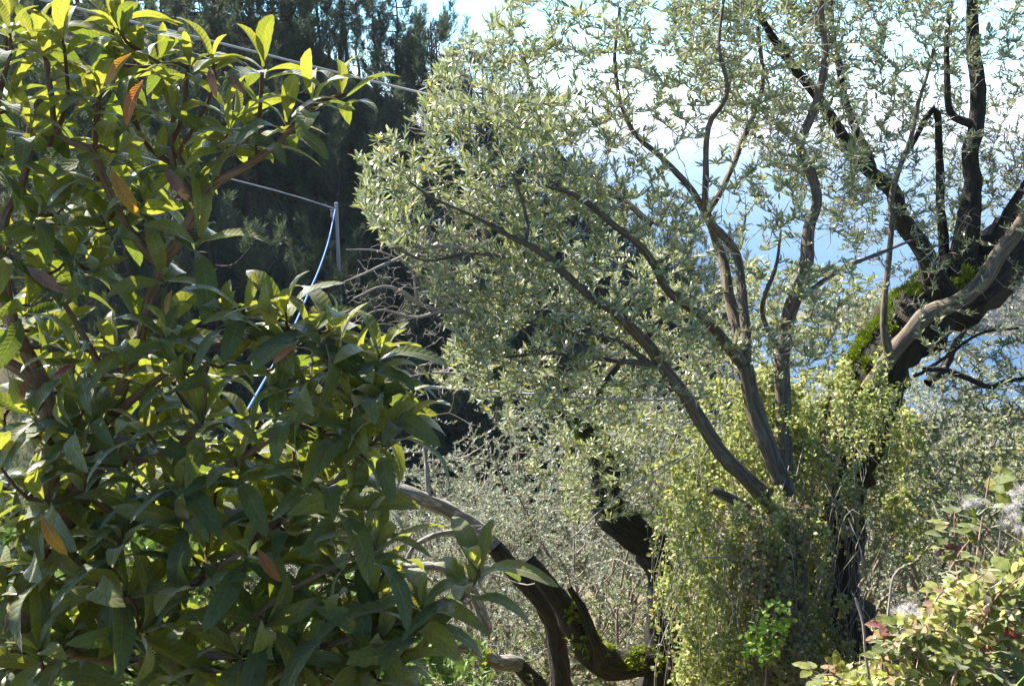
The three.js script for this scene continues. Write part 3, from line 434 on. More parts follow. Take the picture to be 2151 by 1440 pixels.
// ---------------------------------------------------------------- vine smothering the olive's foot
{
  const r = rng(401), base = P(1640, 1440, 4.9), o = thing('climbing_vine', 'yellow green climbing vine smothering the foot of the slender olive', 'vine', V(base.x, height(base.x, base.z), base.z));
  const L = new Leaves(), stems = [], tones = [[0.38, 0.40, 0.10], [0.30, 0.35, 0.08], [0.44, 0.43, 0.16], [0.25, 0.30, 0.07], [0.34, 0.37, 0.09]];
  const LEFT = [[1480, 860], [1560, 800], [1640, 850], [1700, 950], [1690, 1100], [1660, 1250], [1680, 1350], [1720, 1470], [1390, 1470], [1395, 1300], [1420, 1180], [1390, 1080], [1410, 980], [1440, 920]];
  const RIGHT = [[1640, 850], [1720, 830], [1800, 780], [1880, 770], [1920, 850], [1960, 980], [1940, 1110], [1880, 1150], [1780, 1160], [1720, 1200], [1680, 1150], [1680, 1000]];
  const strand = (x, y, d, len, tn, sz) => {
    const p = P(x, y, d), pts = [p.clone()], dx = (r() - 0.5) * 0.5, dz = (r() - 0.5) * 0.5, n = 7;
    for (let i = 1; i <= n; i++) { const t = i / n; pts.push(V(p.x + dx * len * t + 0.03 * (r() - 0.5), p.y - len * (t * t * 0.85 + 0.15 * t) + 0.06 * Math.sin(t * 3), p.z + dz * len * t + 0.02 * (r() - 0.5))); }
    stems.push(tube(pts, pts.map((_, i) => lerp(0.0022, 0.001, i / n)), 3, x));
    for (let i = 0; i < n; i++) for (let k = 0; k < 10; k++) { const q = pts[i].clone().lerp(pts[i + 1], r()), d2 = randDir(r); d2.y -= 0.2; d2.normalize(); q.addScaledVector(d2, 0.012); const s = sz * (0.55 + 0.7 * r()); if (r() < 0.25) continue; L.leaf(q, d2, randDir(r).add(V(0, 0.6, 0)), s, s * (0.5 + 0.4 * r()), tint(tn[Math.floor(r() * tn.length)], r, 0.3), 0.3 * r(), 1); }
  };
  const fill = (poly, n, d0, d1, tn, seed, sz) => { const b = poly.map((p) => p[0]), c = poly.map((p) => p[1]); for (let k = 0, g = 0; k < n && g < n * 30; g++) { const x = lerp(Math.min(...b), Math.max(...b), r()), y = lerp(Math.min(...c), Math.max(...c), r()); if (!inPoly(poly, x + 70 * noise3(x * 0.02, y * 0.02, seed) + 60 * (r() - 0.5), y + 80 * noise3(x * 0.02, y * 0.02, seed + 9) + 60 * (r() - 0.5))) continue; const d = lerp(d0, d1, r()) + (poly === LEFT ? 0.55 * sstep(1120, 1000, y) : 0); if (r() > sstep(-0.12, 0.3, fbm(x * 0.022, y * 0.012, d * 3 + seed))) continue; strand(x, y - 30, d, 0.16 + 0.42 * r(), tn, sz); k++; } };
  fill(LEFT, 700, 4.65, 5.6, tones, 1, 0.027); fill(RIGHT, 330, 5.2, 7.0, tones, 7, 0.027);
  fill([[1560, 800], [1700, 820], [1700, 1000], [1560, 1000]], 90, 5.4, 5.9, tones, 12, 0.027);
  fill([[1660, 1150], [1800, 1170], [1790, 1440], [1660, 1450]], 90, 5.2, 5.7, tones, 21, 0.027); fill([[1540, 1080], [1690, 1080], [1690, 1420], [1560, 1400]], 130, 4.65, 5.0, [[0.34, 0.25, 0.15], [0.30, 0.35, 0.08], [0.44, 0.36, 0.22]], 31, 0.024);
  // long bare runners
  for (let k = 0; k < 150; k++) { const x = 1410 + 420 * r(), y = 880 + 400 * r(), d = 4.6 + 0.8 * r() + 0.5 * sstep(1100, 1000, y), p = P(x, y, d), e = P(x - 60 + 120 * r(), y + 120 + 260 * r(), d - 0.1), m = p.clone().lerp(e, 0.35).add(V((r() - 0.5) * 0.25, 0.1, 0.12 * r())), q = smoothPath([[p, 0.0022], [m, 0.002], [e, 0.0012]], 0.06, 0.01, k); stems.push(tube(q.pts, q.radii, 4, k)); }
  for (const l of [[[1290, 1090], [1340, 1050], [1385, 1000], [1450, 950]], [[1200, 1130], [1300, 1040], [1360, 1000], [1430, 960]], [[1440, 1170], [1490, 1170], [1560, 1165], [1620, 1140]]]) { const q = smoothPath(l.map(([x, y]) => [P(x, y, 4.7), 0.004]), 0.05, 0.008, l[0][0]); stems.push(tube(q.pts, q.radii, 5, 3)); }
  stuff(mesh('stems', mergeGeometries(stems), M.dryTwig, o)); stuff(mesh('foliage', L.geo(), M.vineLeaf, o)); console.log('vine leaves', L.count);
  // second tangle, greyer, further right
  const b2 = P(2060, 1100, 5.6), o2 = thing('climbing_vine', 'looser grey green vine tangle beside the brambles on the right', 'vine', V(b2.x, height(b2.x, b2.z), b2.z)), L0 = L.p.length; void L0;
  const Lb = new Leaves(), sb = []; const G = new Grower(r, 0.06); const q = smoothPath([[V(b2.x, height(b2.x, b2.z) - 0.1, b2.z), 0.02], [P(2050, 1120, 5.6), 0.014], [P(2080, 960, 5.7), 0.008]], 0.08, 0.03, 3); mesh('stem', tube(q.pts, q.radii, 6), M.dryTwig, o2); G.limb(q.pts);
  G.grow(cloud([[1900, 900], [2000, 860], [2200, 880], [2200, 1130], [1960, 1150], [1900, 1040]], 380, 5.0, 6.4, r), { up: 0, thick: 0.004 }); stuff(mesh('twigs', G.geo(3), M.dryTwig, o2)); void sb;
  oliveSprays(Lb, G.paths, r, { len: 0.032, wid: 0.018, gap: 0.022, reach: 0.3, up: 0.1, density: 0.8, tones: [[0.2, 0.24, 0.08], [0.3, 0.31, 0.16], [0.36, 0.34, 0.14], [0.16, 0.2, 0.07]] }); stuff(mesh('foliage', Lb.geo(), M.vineLeaf, o2));
}

// ---------------------------------------------------------------- loquat in the foreground
function loquatLeafGeo(bend, fold, twist, seed) {        // unit length along +z, blade up +y
  const rows = 12, pos = [], uv = [], idx = [], W = 0.135;
  for (let i = 0; i <= rows; i++) {
    const t = i / rows, w = W * (t < 0.06 ? 0.12 : Math.pow(Math.sin(Math.PI * Math.pow(clamp((t - 0.03) / 0.97, 0, 1), 1.18)), 0.68)) * (1 + (i % 2 ? 0.035 : -0.03) + 0.05 * noise3(i * 0.9, seed, 2)) + 0.004 * (1 - t), ang = bend * t * t, y = -Math.sin(ang) * t * 0.62 + 0.05 * Math.sin(t * 5 + seed) * t, z = t * (1 - 0.22 * ang * t * 0.6), tw = twist * t, cup = fold + 0.2 * noise3(t * 3, seed, 0);
    for (const s of [-1, 0, 1]) { const x = s * w, dy = Math.abs(s) * w * cup; pos.push(x * Math.cos(tw) - dy * Math.sin(tw), y + x * Math.sin(tw) + dy * Math.cos(tw), z); uv.push(0.5 + s * 0.5, t); }
  }
  for (let i = 0; i < rows; i++) for (let s = 0; s < 2; s++) { const a = i * 3 + s; idx.push(a, a + 3, a + 1, a + 1, a + 3, a + 4); }
  const g = new THREE.BufferGeometry(); g.setAttribute('position', new THREE.Float32BufferAttribute(pos, 3)); g.setAttribute('uv', new THREE.Float32BufferAttribute(uv, 2)); g.setIndex(idx); g.computeVertexNormals(); return g;
}
{
  const r = rng(501), base = P(-60, 1700, 2.9); base.y = height(base.x, base.z);
  const o = thing('loquat_tree', 'loquat tree with big ribbed yellow green leaves filling the foreground', 'loquat tree', base);
  const LD = (y, d) => 2.35 + 0.45 * y / 1440 + (d - 2.6) * 0.4;
  const tr = smoothPath([[base.clone().add(V(0, -0.1, 0)), 0.075], [P(-40, 1560, 2.85), 0.062], [P(10, 1400, 2.8), 0.052], [P(60, 1260, LD(1260, 2.8)), 0.046], [P(110, 1120, LD(1120, 2.8)), 0.042], [P(180, 1010, LD(1010, 2.8)), 0.036], [P(218, 930, LD(930, 2.8)), 0.031]], 0.06, 0.006, 5);
  mesh('trunk', tube(tr.pts, tr.radii, 12, 5, 0.1), M.loquatBark, o);
  const G = new Grower(r, 0.05), Bl = [
    [[215, 940, 2.8, 19], [236, 870, 2.8, 18], [258, 800, 2.8, 16], [288, 725, 2.8, 14], [304, 655, 2.8, 14], [330, 575, 2.8, 14], [372, 505, 2.8, 14], [402, 460, 2.8, 14], [420, 425, 2.8, 13], [455, 385, 2.75, 10], [505, 358, 2.7, 9], [550, 330, 2.7, 8], [595, 290, 2.7, 7], [635, 250, 2.65, 6], [662, 205, 2.65, 5]],
    [[415, 432, 2.8, 12], [385, 385, 2.85, 9], [362, 345, 2.9, 8], [355, 290, 2.9, 7], [362, 240, 2.9, 6]],
    [[362, 345, 2.9, 7], [330, 320, 2.95, 6], [300, 290, 3.0, 5], [278, 240, 3.0, 5]],
    [[540, 335, 2.7, 6], [545, 250, 2.75, 5], [550, 150, 2.75, 5]],
    [[360, 300, 2.9, 6], [385, 230, 2.9, 5], [398, 140, 2.9, 5]],
    [[372, 330, 2.9, 6], [420, 250, 2.85, 4], [448, 190, 2.85, 4]],
    [[595, 290, 2.7, 5], [625, 230, 2.7, 4], [720, 195, 2.6, 4]],
    [[340, 560, 2.8, 11], [285, 500, 2.8, 11], [255, 465, 2.8, 10], [235, 425, 2.8, 10], [215, 375, 2.8, 10], [195, 312, 2.8, 11], [160, 300, 2.8, 9], [120, 282, 2.8, 8], [112, 220, 2.8, 7], [98, 130, 2.8, 6]],
    [[200, 310, 2.8, 6], [205, 250, 2.8, 6], [208, 195, 2.8, 5]],
    [[120, 282, 2.8, 6], [145, 210, 2.75, 5], [140, 110, 2.7, 4]],
    [[100, 1120, 2.8, 24], [95, 830, 2.7, 21], [70, 760, 2.65, 19], [38, 695, 2.6, 17], [14, 620, 2.6, 16], [5, 520, 2.6, 14], [10, 450, 2.65, 12], [42, 395, 2.7, 10], [60, 330, 2.7, 9], [62, 270, 2.7, 7]],
    [[92, 825, 2.7, 18], [50, 785, 2.6, 16], [-20, 735, 2.5, 14]],
    [[15, 610, 2.6, 9], [-20, 560, 2.6, 8], [-40, 400, 2.6, 7], [-10, 240, 2.6, 6], [20, 120, 2.6, 5]],
    [[220, 800, 2.7, 9], [195, 745, 2.7, 8], [145, 650, 2.7, 7], [95, 590, 2.7, 6]],
    [[240, 870, 2.8, 12], [330, 800, 2.7, 9], [420, 740, 2.65, 8], [530, 700, 2.6, 7], [640, 690, 2.55, 5]],
    [[215, 950, 2.8, 12], [330, 960, 2.6, 10], [420, 880, 2.5, 8], [430, 760, 2.5, 6]],
    [[170, 1020, 2.8, 15], [300, 1100, 2.6, 12], [420, 1020, 2.5, 9], [560, 930, 2.45, 7], [680, 850, 2.45, 6], [780, 800, 2.45, 5]],
    [[110, 1130, 2.8, 15], [280, 1260, 2.55, 12], [450, 1200, 2.4, 9], [600, 1080, 2.35, 7], [740, 980, 2.35, 6], [810, 900, 2.35, 5]],
    [[30, 1340, 2.8, 18], [260, 1390, 2.5, 14], [500, 1370, 2.35, 11], [700, 1350, 2.3, 9], [800, 1315, 2.3, 8], [870, 1300, 2.3, 7], [960, 1265, 2.3, 5], [1005, 1210, 2.3, 4]],
    [[420, 1375, 2.4, 9], [520, 1300, 2.3, 7], [640, 1220, 2.25, 6], [770, 1160, 2.25, 5]],
    [[230, 1250, 2.6, 9], [240, 1180, 2.4, 7], [255, 1120, 2.3, 6]],
  ];
  Bl.forEach((l0, i) => { const l = l0.map(([x, y, d, w]) => [x, y, LD(y, d), w]), q = limbPath(l, 0.05, 0.006, i); mesh('branch', tube(q.pts, q.radii.map((x) => x * 0.85), 8, i, 0.1), l[0][3] < 7.5 ? M.loquatTwig : M.loquatBark, o); G.limb(q.pts); });
  // leaf whorls: [photo x, photo y, distance, leaf length factor]
  const W = [[70, 85, 2.75], [20, 70, 2.6], [128, 75, 2.7], [250, 62, 2.9, 1.1], [235, 40, 2.95], [300, 110, 2.9], [190, 200, 2.75, .8], [208, 190, 2.8], [398, 130, 2.9], [447, 125, 2.85, .95], [552, 128, 2.75, 1.05], [655, 200, 2.65, 1.1], [718, 192, 2.6, 1], [600, 250, 2.65], [540, 285, 2.7], [480, 285, 2.75], [455, 300, 2.8], [278, 235, 3, .8], [250, 318, 2.75, 1.1], [362, 235, 2.9], [390, 345, 2.85, .7], [330, 320, 2.95], [300, 420, 2.75, .8], [135, 430, 2.75], [60, 260, 2.7, 1.1], [20, 200, 2.6], [98, 125, 2.8], [420, 500, 2.7, 1.3], [345, 580, 2.7], [140, 545, 2.7], [195, 565, 2.7], [95, 590, 2.7], [95, 725, 2.65], [160, 745, 2.65, 1.1], [240, 730, 2.7], [350, 700, 2.6, 1.1], [60, 640, 2.55], [430, 640, 2.7, .9], [480, 665, 2.6, 1], [560, 690, 2.55], [650, 700, 2.5, 1.25], [600, 720, 2.5, 1.1], [760, 770, 2.5, 1.15], [790, 800, 2.45, 1.1], [700, 770, 2.45, 1.1], [740, 850, 2.4], [815, 850, 2.4, .95], [800, 930, 2.35, 1.15], [300, 900, 2.5], [420, 880, 2.45, 1.1], [150, 900, 2.55], [60, 870, 2.5], [90, 1050, 2.45, 1.2], [255, 1135, 2.3, 1], [520, 1165, 2.3, 1.2], [300, 1330, 2.2, 1.2], [600, 1080, 2.35], [680, 910, 2.4], [690, 1000, 2.35, 1.1], [500, 980, 2.45], [380, 1020, 2.4, 1.1], [720, 1060, 2.3, 1.1], [400, 1230, 2.25], [560, 1310, 2.25, 1.3], [500, 1370, 2.2], [700, 1300, 2.25, 1.2], [790, 1150, 2.3, 1.15], [765, 1105, 2.35], [1005, 1190, 2.3, 1.05], [985, 1235, 2.28, .95], [885, 1275, 2.28, 1.05], [880, 1310, 2.28, 1.1], [800, 1340, 2.25, 1.1], [840, 1390, 2.25, 1.1], [200, 1230, 2.3, 1.2], [80, 1180, 2.35, 1.2], [100, 1400, 2.3, 1.2], [650, 1410, 2.25, 1.2], [800, 1430, 2.3, 1.1], [10, 330, 2.6], [15, 520, 2.5, 1], [80, 450, 2.6], [215, 470, 2.75], [0, 980, 2.4, 1.1], [10, 1250, 2.4, 1.1], [515, 650, 2.55], [600, 655, 2.5, 1.05], [700, 690, 2.5, 1.15], [800, 745, 2.45, 1.05], [560, 780, 2.45], [640, 800, 2.4, 1.1], [470, 770, 2.5], [850, 880, 2.4, 1.05], [720, 900, 2.4], [380, 780, 2.5], [600, 860, 2.45]];
  const tips = W.map(([x, y, d, s = 1]) => ({ p: P(x, y, LD(y, d)), s: s * LD(y, d) / d }));
  const LOW = [[-60, 660], [300, 690], [480, 660], [650, 690], [790, 780], [840, 900], [770, 1000], [730, 1080], [800, 1180], [850, 1280], [860, 1470], [-80, 1470]], UP = [[-40, 20], [300, 60], [560, 120], [700, 210], [560, 300], [440, 330], [330, 420], [300, 640], [-40, 660]];
  const far = (list, p) => list.every((t) => t.p.distanceToSquared(p) > 0.0055);
  for (const [poly, n, d0, d1] of [[[[-60, 930], [300, 960], [600, 930], [740, 1000], [730, 1080], [800, 1180], [850, 1280], [860, 1470], [-80, 1470]], 95, 2.6, 3.05], [[[-60, 680], [300, 690], [480, 660], [650, 700], [790, 790], [820, 900], [740, 960], [-60, 940]], 18, 2.6, 2.8], [UP, 14, 2.45, 2.7]]) { let k = 0; for (const p of cloud(poly, n * 4, d0, d1, r)) { if (k >= n) break; if (!far(tips, p)) continue; tips.push({ p, s: 0.95 + 0.3 * r() }); k++; } }
  G.grow(tips.map((t) => t.p), { up: 0.5, wob: 0.02, tip: 0.0035, thick: 0.0075 });
  stuff(mesh('twigs', G.geo(6), M.loquatTwig, o));
  const byEnd = new Map(G.paths.map((q) => { const e = q.pts[q.pts.length - 1]; return [`${e.x.toFixed(4)},${e.y.toFixed(4)},${e.z.toFixed(4)}`, q]; }));
  const shapes = Array.from({ length: 7 }, (_, i) => loquatLeafGeo([0.55, 0.9, 1.25, 0.35, 1.5, 0.75, 1.05][i], [0.35, 0.25, 0.3, 0.5, 0.2, 0.4, 0.3][i], [0.3, -0.4, 0.2, -0.2, 0.5, -0.5, 0][i], i * 3.7));
  const all = [], X = V(0, 0, 0), Y = V(0, 0, 0), Mx = new THREE.Matrix4();
  const addLeaf = (p, dir, upv, len, shape, mat) => { X.crossVectors(upv, dir); if (X.lengthSq() < 1e-5) X.set(1, 0, 0); X.normalize(); Y.crossVectors(dir, X).normalize(); Mx.makeBasis(X, Y, dir); all.push({ p: p.clone(), q: new THREE.Quaternion().setFromRotationMatrix(Mx), len, shape, mat }); };
  let wn = 0;
  for (const t of tips) {
    const r = rng(9000 + 17 * wn++);
    const q = byEnd.get(`${t.p.x.toFixed(4)},${t.p.y.toFixed(4)},${t.p.z.toFixed(4)}`), n0 = q ? q.pts.length : 0;
    const ax = q ? q.pts[n0 - 1].clone().sub(q.pts[n0 - 2]).normalize() : V(0, 1, 0); ax.add(V(0, 1.1, 0)).normalize();
    const e1 = V(1, 0, 0).addScaledVector(ax, -ax.x).normalize(), e2 = V(0, 0, 0).crossVectors(ax, e1), n = 6 + Math.floor(r() * 4), a0 = r() * 6.28;
    for (let k = 0; k < n; k++) {
      const f = k / (n - 1), a = a0 + k * 2.39996, out = e1.clone().multiplyScalar(Math.cos(a)).addScaledVector(e2, Math.sin(a)), el = lerp(0.15, 1.25, Math.pow(f, 1.3)) + (r() - 0.5) * 0.35;
      const dir = out.clone().multiplyScalar(Math.cos(el)).addScaledVector(ax, Math.sin(el)).normalize(); dir.addScaledVector(randDir(r), 0.12).normalize();
      const p = t.p.clone().addScaledVector(ax, -0.05 * (1 - f)), len = t.s * (f > 0.85 ? 0.105 : 0.17) * (0.8 + 0.4 * r()), shp = f > 0.7 ? 3 : Math.floor(r() * 7);
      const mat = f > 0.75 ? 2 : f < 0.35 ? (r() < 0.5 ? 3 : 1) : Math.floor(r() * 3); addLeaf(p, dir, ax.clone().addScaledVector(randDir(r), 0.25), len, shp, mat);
    }
  }
  const size = (l) => { const v = l.p.clone().sub(EYE), d = v.z * -CP - v.y * SP, x = 1075 + v.x / d * FPX, y = 720 - (v.y * CP - v.z * SP) / d * FPX; return x < -60 || y < -60 || y > 1500 ? 0 : l.len / d + (y < 760 ? 0.02 : 0) + (x > 600 ? 0.01 : 0); };
  all.sort((a, b) => size(b) - size(a));
  const place = (l, mat, name = 'leaf', label) => { const m = local(name, shapes[l.shape], mat, o); m.position.copy(l.p).sub(o.position); m.quaternion.copy(l.q); m.scale.setScalar(l.len); if (label) m.userData.label = label; return m; };
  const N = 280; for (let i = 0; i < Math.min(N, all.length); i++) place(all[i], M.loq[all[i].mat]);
  const rest = [], tone = M.loq.map((m) => m.color), S = V(0, 0, 0);
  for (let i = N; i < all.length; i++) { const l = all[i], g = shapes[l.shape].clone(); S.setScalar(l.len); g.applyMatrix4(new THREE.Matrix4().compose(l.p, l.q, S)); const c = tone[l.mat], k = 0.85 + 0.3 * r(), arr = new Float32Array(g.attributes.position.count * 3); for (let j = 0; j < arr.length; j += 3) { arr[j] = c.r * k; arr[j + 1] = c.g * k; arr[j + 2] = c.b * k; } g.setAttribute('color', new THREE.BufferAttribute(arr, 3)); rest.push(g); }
  stuff(mesh('foliage', mergeGeometries(rest), M.loqRest, o)); console.log('loquat leaves', all.length);
  // withered leaves: base pixel, tip pixel, distance, colour
  for (const [x0, y0, x1, y1, d, mat, lab] of [[300, 168, 255, 245, 2.6, M.loqOrange, 'orange withered leaf'], [275, 112, 215, 165, 2.7, M.loqYellow, 'yellow withered leaf'], [232, 358, 278, 435, 2.55, M.loqYellow, 'yellow withered leaf'], [440, 140, 448, 188, 2.8, M.loqBrown, 'brown dead leaf'], [470, 150, 505, 180, 2.8, M.loqBrown, 'brown dead leaf'], [85, 1080, 125, 1160, 2.2, M.loqYellow, 'yellow withered leaf'], [540, 1150, 580, 1215, 2.15, M.loqOrange, 'orange withered leaf'], [155, 765, 110, 790, 2.4, M.loqRed, 'red withered leaf'], [50, 840, 45, 810, 2.4, M.loqRed, 'red withered leaf'], [55, 560, 115, 600, 2.45, M.loqBrown, 'brown dead leaf'], [345, 350, 385, 405, 2.75, M.loqBrown, 'brown dead leaf'], [620, 725, 575, 755, 2.35, M.loqOrange, 'orange withered leaf'], [360, 610, 345, 650, 2.55, M.loqYellow, 'yellow withered leaf']]) { const dd = LD(y0, d) - 0.12, a = P(x0, y0, dd), b = P(x1, y1, dd - 0.03), dir = b.clone().sub(a), len = dir.length(); all.length = 0; addLeaf(a, dir.normalize(), V(0.1, 0.5, 1).normalize(), len * 1.1, 0, 0); place(all[0], mat, 'leaf', lab); }
}

// ---------------------------------------------------------------- brambles, seed heads and litter on the near bank
function bramLeafGeo(seed) {                                // three toothed leaflets on a short stalk, unit size, along +z
  const gs = []; for (const [a, s] of [[0, 1], [1.15, 0.8], [-1.15, 0.8]]) {
    const rows = 7, pos = [], uv = [], idx = []; for (let i = 0; i <= rows; i++) { const t = i / rows, w = 0.33 * Math.pow(Math.sin(Math.PI * Math.pow(clamp(t, 0, 1), 0.85)), 0.65) * (1 + (i % 2 ? 0.07 : -0.05)); for (const k of [-1, 0, 1]) { pos.push(k * w, Math.abs(k) * w * 0.25 - 0.22 * t * t + 0.03 * noise3(i, k, seed), t); uv.push(0.5 + 0.5 * k, t); } }
    for (let i = 0; i < rows; i++) for (let k = 0; k < 2; k++) { const q = i * 3 + k; idx.push(q, q + 3, q + 1, q + 1, q + 3, q + 4); }
    const g = new THREE.BufferGeometry(); g.setAttribute('position', new THREE.Float32BufferAttribute(pos, 3)); g.setAttribute('uv', new THREE.Float32BufferAttribute(uv, 2)); g.setIndex(idx); g.scale(s, s, s); g.translate(0, 0, 0.1); g.rotateY(a); g.computeVertexNormals(); gs.push(g);
  } return mergeGeometries(gs);
}
{
  const r = rng(601), leafs = [0, 1, 2].map((i) => bramLeafGeo(i * 5)), ms = [[0.38, 0.42, 0.05], [0.32, 0.38, 0.05], [0.44, 0.45, 0.07], [0.24, 0.30, 0.06]].map((c) => loqSpec(c, { clearcoat: 0.12, clearcoatRoughness: 0.4, transmission: 0.6, bumpScale: 0.0006 })), my = loqSpec([0.65, 0.36, 0.05]), mr = loqSpec([0.5, 0.08, 0.03]);
  const X = V(0, 0, 0), Y = V(0, 0, 0), Mx = new THREE.Matrix4();
  const bramble = (label, canes, leafN, size) => {
    const c0 = canes[0], b = P(c0[0][0], c0[0][1], c0[0][2]); b.y = height(b.x, b.z); const o = thing('bramble', label, 'bramble', b);
    for (const c of canes) {
      const f = P(c[0][0], c[0][1], c[0][2]), q = smoothPath([[V(f.x, height(f.x, f.z) - 0.03, f.z), 0.005], ...c.map(([x, y, d], i) => [P(x, y, d), lerp(0.0045, 0.002, i / c.length)])], 0.04, 0.004, c[0][0]); mesh('cane', tube(q.pts, q.radii, 6, c[0][0]), M.cane, o);
      for (let k = 0; k < leafN; k++) {
        const i = Math.floor(q.pts.length * (0.25 + 0.75 * (k + r()) / leafN)), p = q.pts[Math.min(i, q.pts.length - 1)], dir = randDir(r); dir.y = dir.y * 0.3 + 0.35; dir.normalize();
        const s = size * (0.7 + 0.6 * r()), up = V(0, 1, 0.3).addScaledVector(randDir(r), 0.5).normalize(); X.crossVectors(up, dir).normalize(); Y.crossVectors(dir, X); Mx.makeBasis(X, Y, dir);
        const st = p.clone().addScaledVector(dir, 0.03), m = local('leaf', leafs[Math.floor(r() * 3)], r() < 0.06 ? my : r() < 0.012 ? mr : ms[Math.floor(r() * 4)], o); m.position.copy(st).sub(o.position); m.quaternion.setFromRotationMatrix(Mx); m.scale.setScalar(s);
        local('leaf_stalk', tube([p.clone().sub(o.position), st.clone().addScaledVector(dir, s * 0.12).sub(o.position)], [0.0016, 0.001], 4), M.cane, o);
      }
    }
  };
  bramble('bramble with tall straight pale cane and drooping leaves', [[[2038, 1400, 3.1], [2045, 1280, 3.15], [2055, 1160, 3.2], [2075, 1040, 3.25], [2082, 1000, 3.25]]], 17, 0.06);
  bramble('bramble cane arching to the right edge with broad bright leaves', [[[2060, 1360, 2.9], [2090, 1260, 2.85], [2120, 1230, 2.8], [2180, 1190, 2.8]], [[2100, 1420, 2.8], [2130, 1330, 2.8], [2190, 1280, 2.8]]], 15, 0.064);
  bramble('low bramble mat with yellow green leaves at the foot of a pale bare stalk', [[[1870, 1420, 2.9], [1850, 1350, 2.9], [1900, 1320, 2.9], [1990, 1330, 2.9]], [[1960, 1430, 2.85], [1930, 1370, 2.85], [1880, 1360, 2.85]]], 18, 0.056);
  bramble('reddish slanting bramble cane with few leaves', [[[1975, 1260, 3.3], [2000, 1190, 3.3], [2040, 1130, 3.3], [2080, 1110, 3.3]], [[2020, 1300, 3.3], [2008, 1160, 3.35], [2005, 1090, 3.35]]], 10, 0.052);
  bramble('bramble with small leaves sprawling over dry twigs at the right edge', [[[2120, 1430, 2.7], [2080, 1400, 2.7], [2040, 1410, 2.7]], [[2000, 1440, 2.75], [2030, 1380, 2.75], [2100, 1370, 2.75]], [[1780, 1440, 3.0], [1750, 1415, 3.0], [1700, 1420, 3.0]]], 14, 0.052);
  // two pale bare stalks
  for (const [l, lab] of [[[[1850, 1440], [1858, 1360], [1866, 1280], [1876, 1210], [1890, 1192], [1905, 1186]], 'pale bare stalk with hooked top among the brambles'], [[[1828, 1440], [1818, 1370], [1812, 1310], [1796, 1255]], 'thin pale bare stalk leaning left of the hooked one']]) { const f = P(...l[0], 2.95), q = smoothPath([[V(f.x, height(f.x, f.z) - 0.02, f.z), 0.005], ...l.map(([x, y], i) => [P(x, y, 2.95), lerp(0.0048, 0.003, i / l.length)])], 0.03, 0.004, 2), b = V(f.x, height(f.x, f.z), f.z), o = thing('bare_stalk', lab, 'stalk', b); mesh('stem', tube(q.pts, q.radii, 6, 4), M.dryTwig, o); if (l.length > 5) for (let k = 0; k < 3; k++) { const m = local('leaf', leafs[k], ms[0], o), p = P(1905 + k * 6, 1184 - k * 8, 2.95); m.position.copy(p).sub(b); m.scale.setScalar(0.022); m.rotation.set(-0.6, k * 2, 0.3); } }
  // bright green young shrub at the vine's foot
  const gb = P(1610, 1400, 4.5); gb.y = height(gb.x, gb.z); const go = thing('young_shrub', 'small bright green shrub with round leaves at the foot of the vine', 'shrub', gb), GG = new Grower(r, 0.05), gq = smoothPath([[gb, 0.006], [P(1615, 1360, 4.5), 0.005], [P(1630, 1270, 4.5), 0.003]], 0.05, 0.01, 3); mesh('stem', tube(gq.pts, gq.radii, 5), M.twig, go); GG.limb(gq.pts);
  GG.grow([...cloud([[1560, 1330], [1600, 1270], [1660, 1260], [1660, 1320], [1640, 1390], [1560, 1380]], 46, 4.4, 4.6, r)], { up: 0.2, thick: 0.003 }); stuff(mesh('twigs', GG.geo(4), M.twig, go)); const gl = new Leaves(); for (const q of GG.paths) for (let k = 0; k < 7; k++) { const p = q.pts[q.pts.length - 1 - Math.floor(r() * 3)], d = randDir(r); gl.leaf(p.clone().addScaledVector(d, 0.01), d, V(0, 1, 0.2).addScaledVector(randDir(r), 0.6), 0.035 * (0.7 + 0.5 * r()), 0.026, tint([0.30, 0.45, 0.03], r, 0.2), 0.2, 1); } stuff(mesh('foliage', gl.geo(), M.vineLeaf, go));
  // fluffy white seed heads
  const fl = []; for (let k = 0; k < 170; k++) { const d = randDir(r), c = d.clone().multiplyScalar(0.5), e = d.clone().multiplyScalar(1).addScaledVector(randDir(r), 0.6); fl.push(tube([V(0, 0, 0), c, e], [0.014, 0.012, 0.006], 3, k, 0)); } const fluff = mergeGeometries(fl);
  for (const [lab, list, st] of [['white fluffy seed heads on a dry climber above the brambles', [[2120, 1040], [2135, 1060], [2128, 1085], [2140, 1110], [2110, 1100], [2150, 1030], [2118, 1065], [2036, 1050], [2030, 1062], [2048, 1056]], 3.6], ['grey white fluffy seed heads low beside the hooked stalk', [[1895, 1278], [1908, 1290], [1920, 1300], [1888, 1285], [1930, 1295], [1892, 1318], [1912, 1275], [1976, 1270], [1987, 1275]], 3.2]]) {
    const b = P(...list[0], st); b.y = height(b.x, b.z); const o = thing('seed_head_climber', lab, 'climber', b), m = P(list[0][0] - 10, list[0][1] + 50, st), q = smoothPath([[b, 0.004], [m, 0.003], [P(...list[0], st), 0.002]], 0.05, 0.01, 9); mesh('stem', tube(q.pts, q.radii, 5), M.dryTwig, o); const gs = new Grower(r, 0.04); gs.limb(q.pts); const ps = list.map(([x, y]) => P(x, y, st + (r() - 0.5) * 0.1)); gs.grow(ps, { up: 0.1, thick: 0.002 }); stuff(mesh('twigs', gs.geo(3), M.dryTwig, o));
    for (const p of ps) { const h = local('seed_head', fluff, M.fluff, o); h.position.copy(p).sub(b); h.scale.setScalar(0.02 + 0.012 * r()); h.rotation.set(r() * 6, r() * 6, 0); }
  }
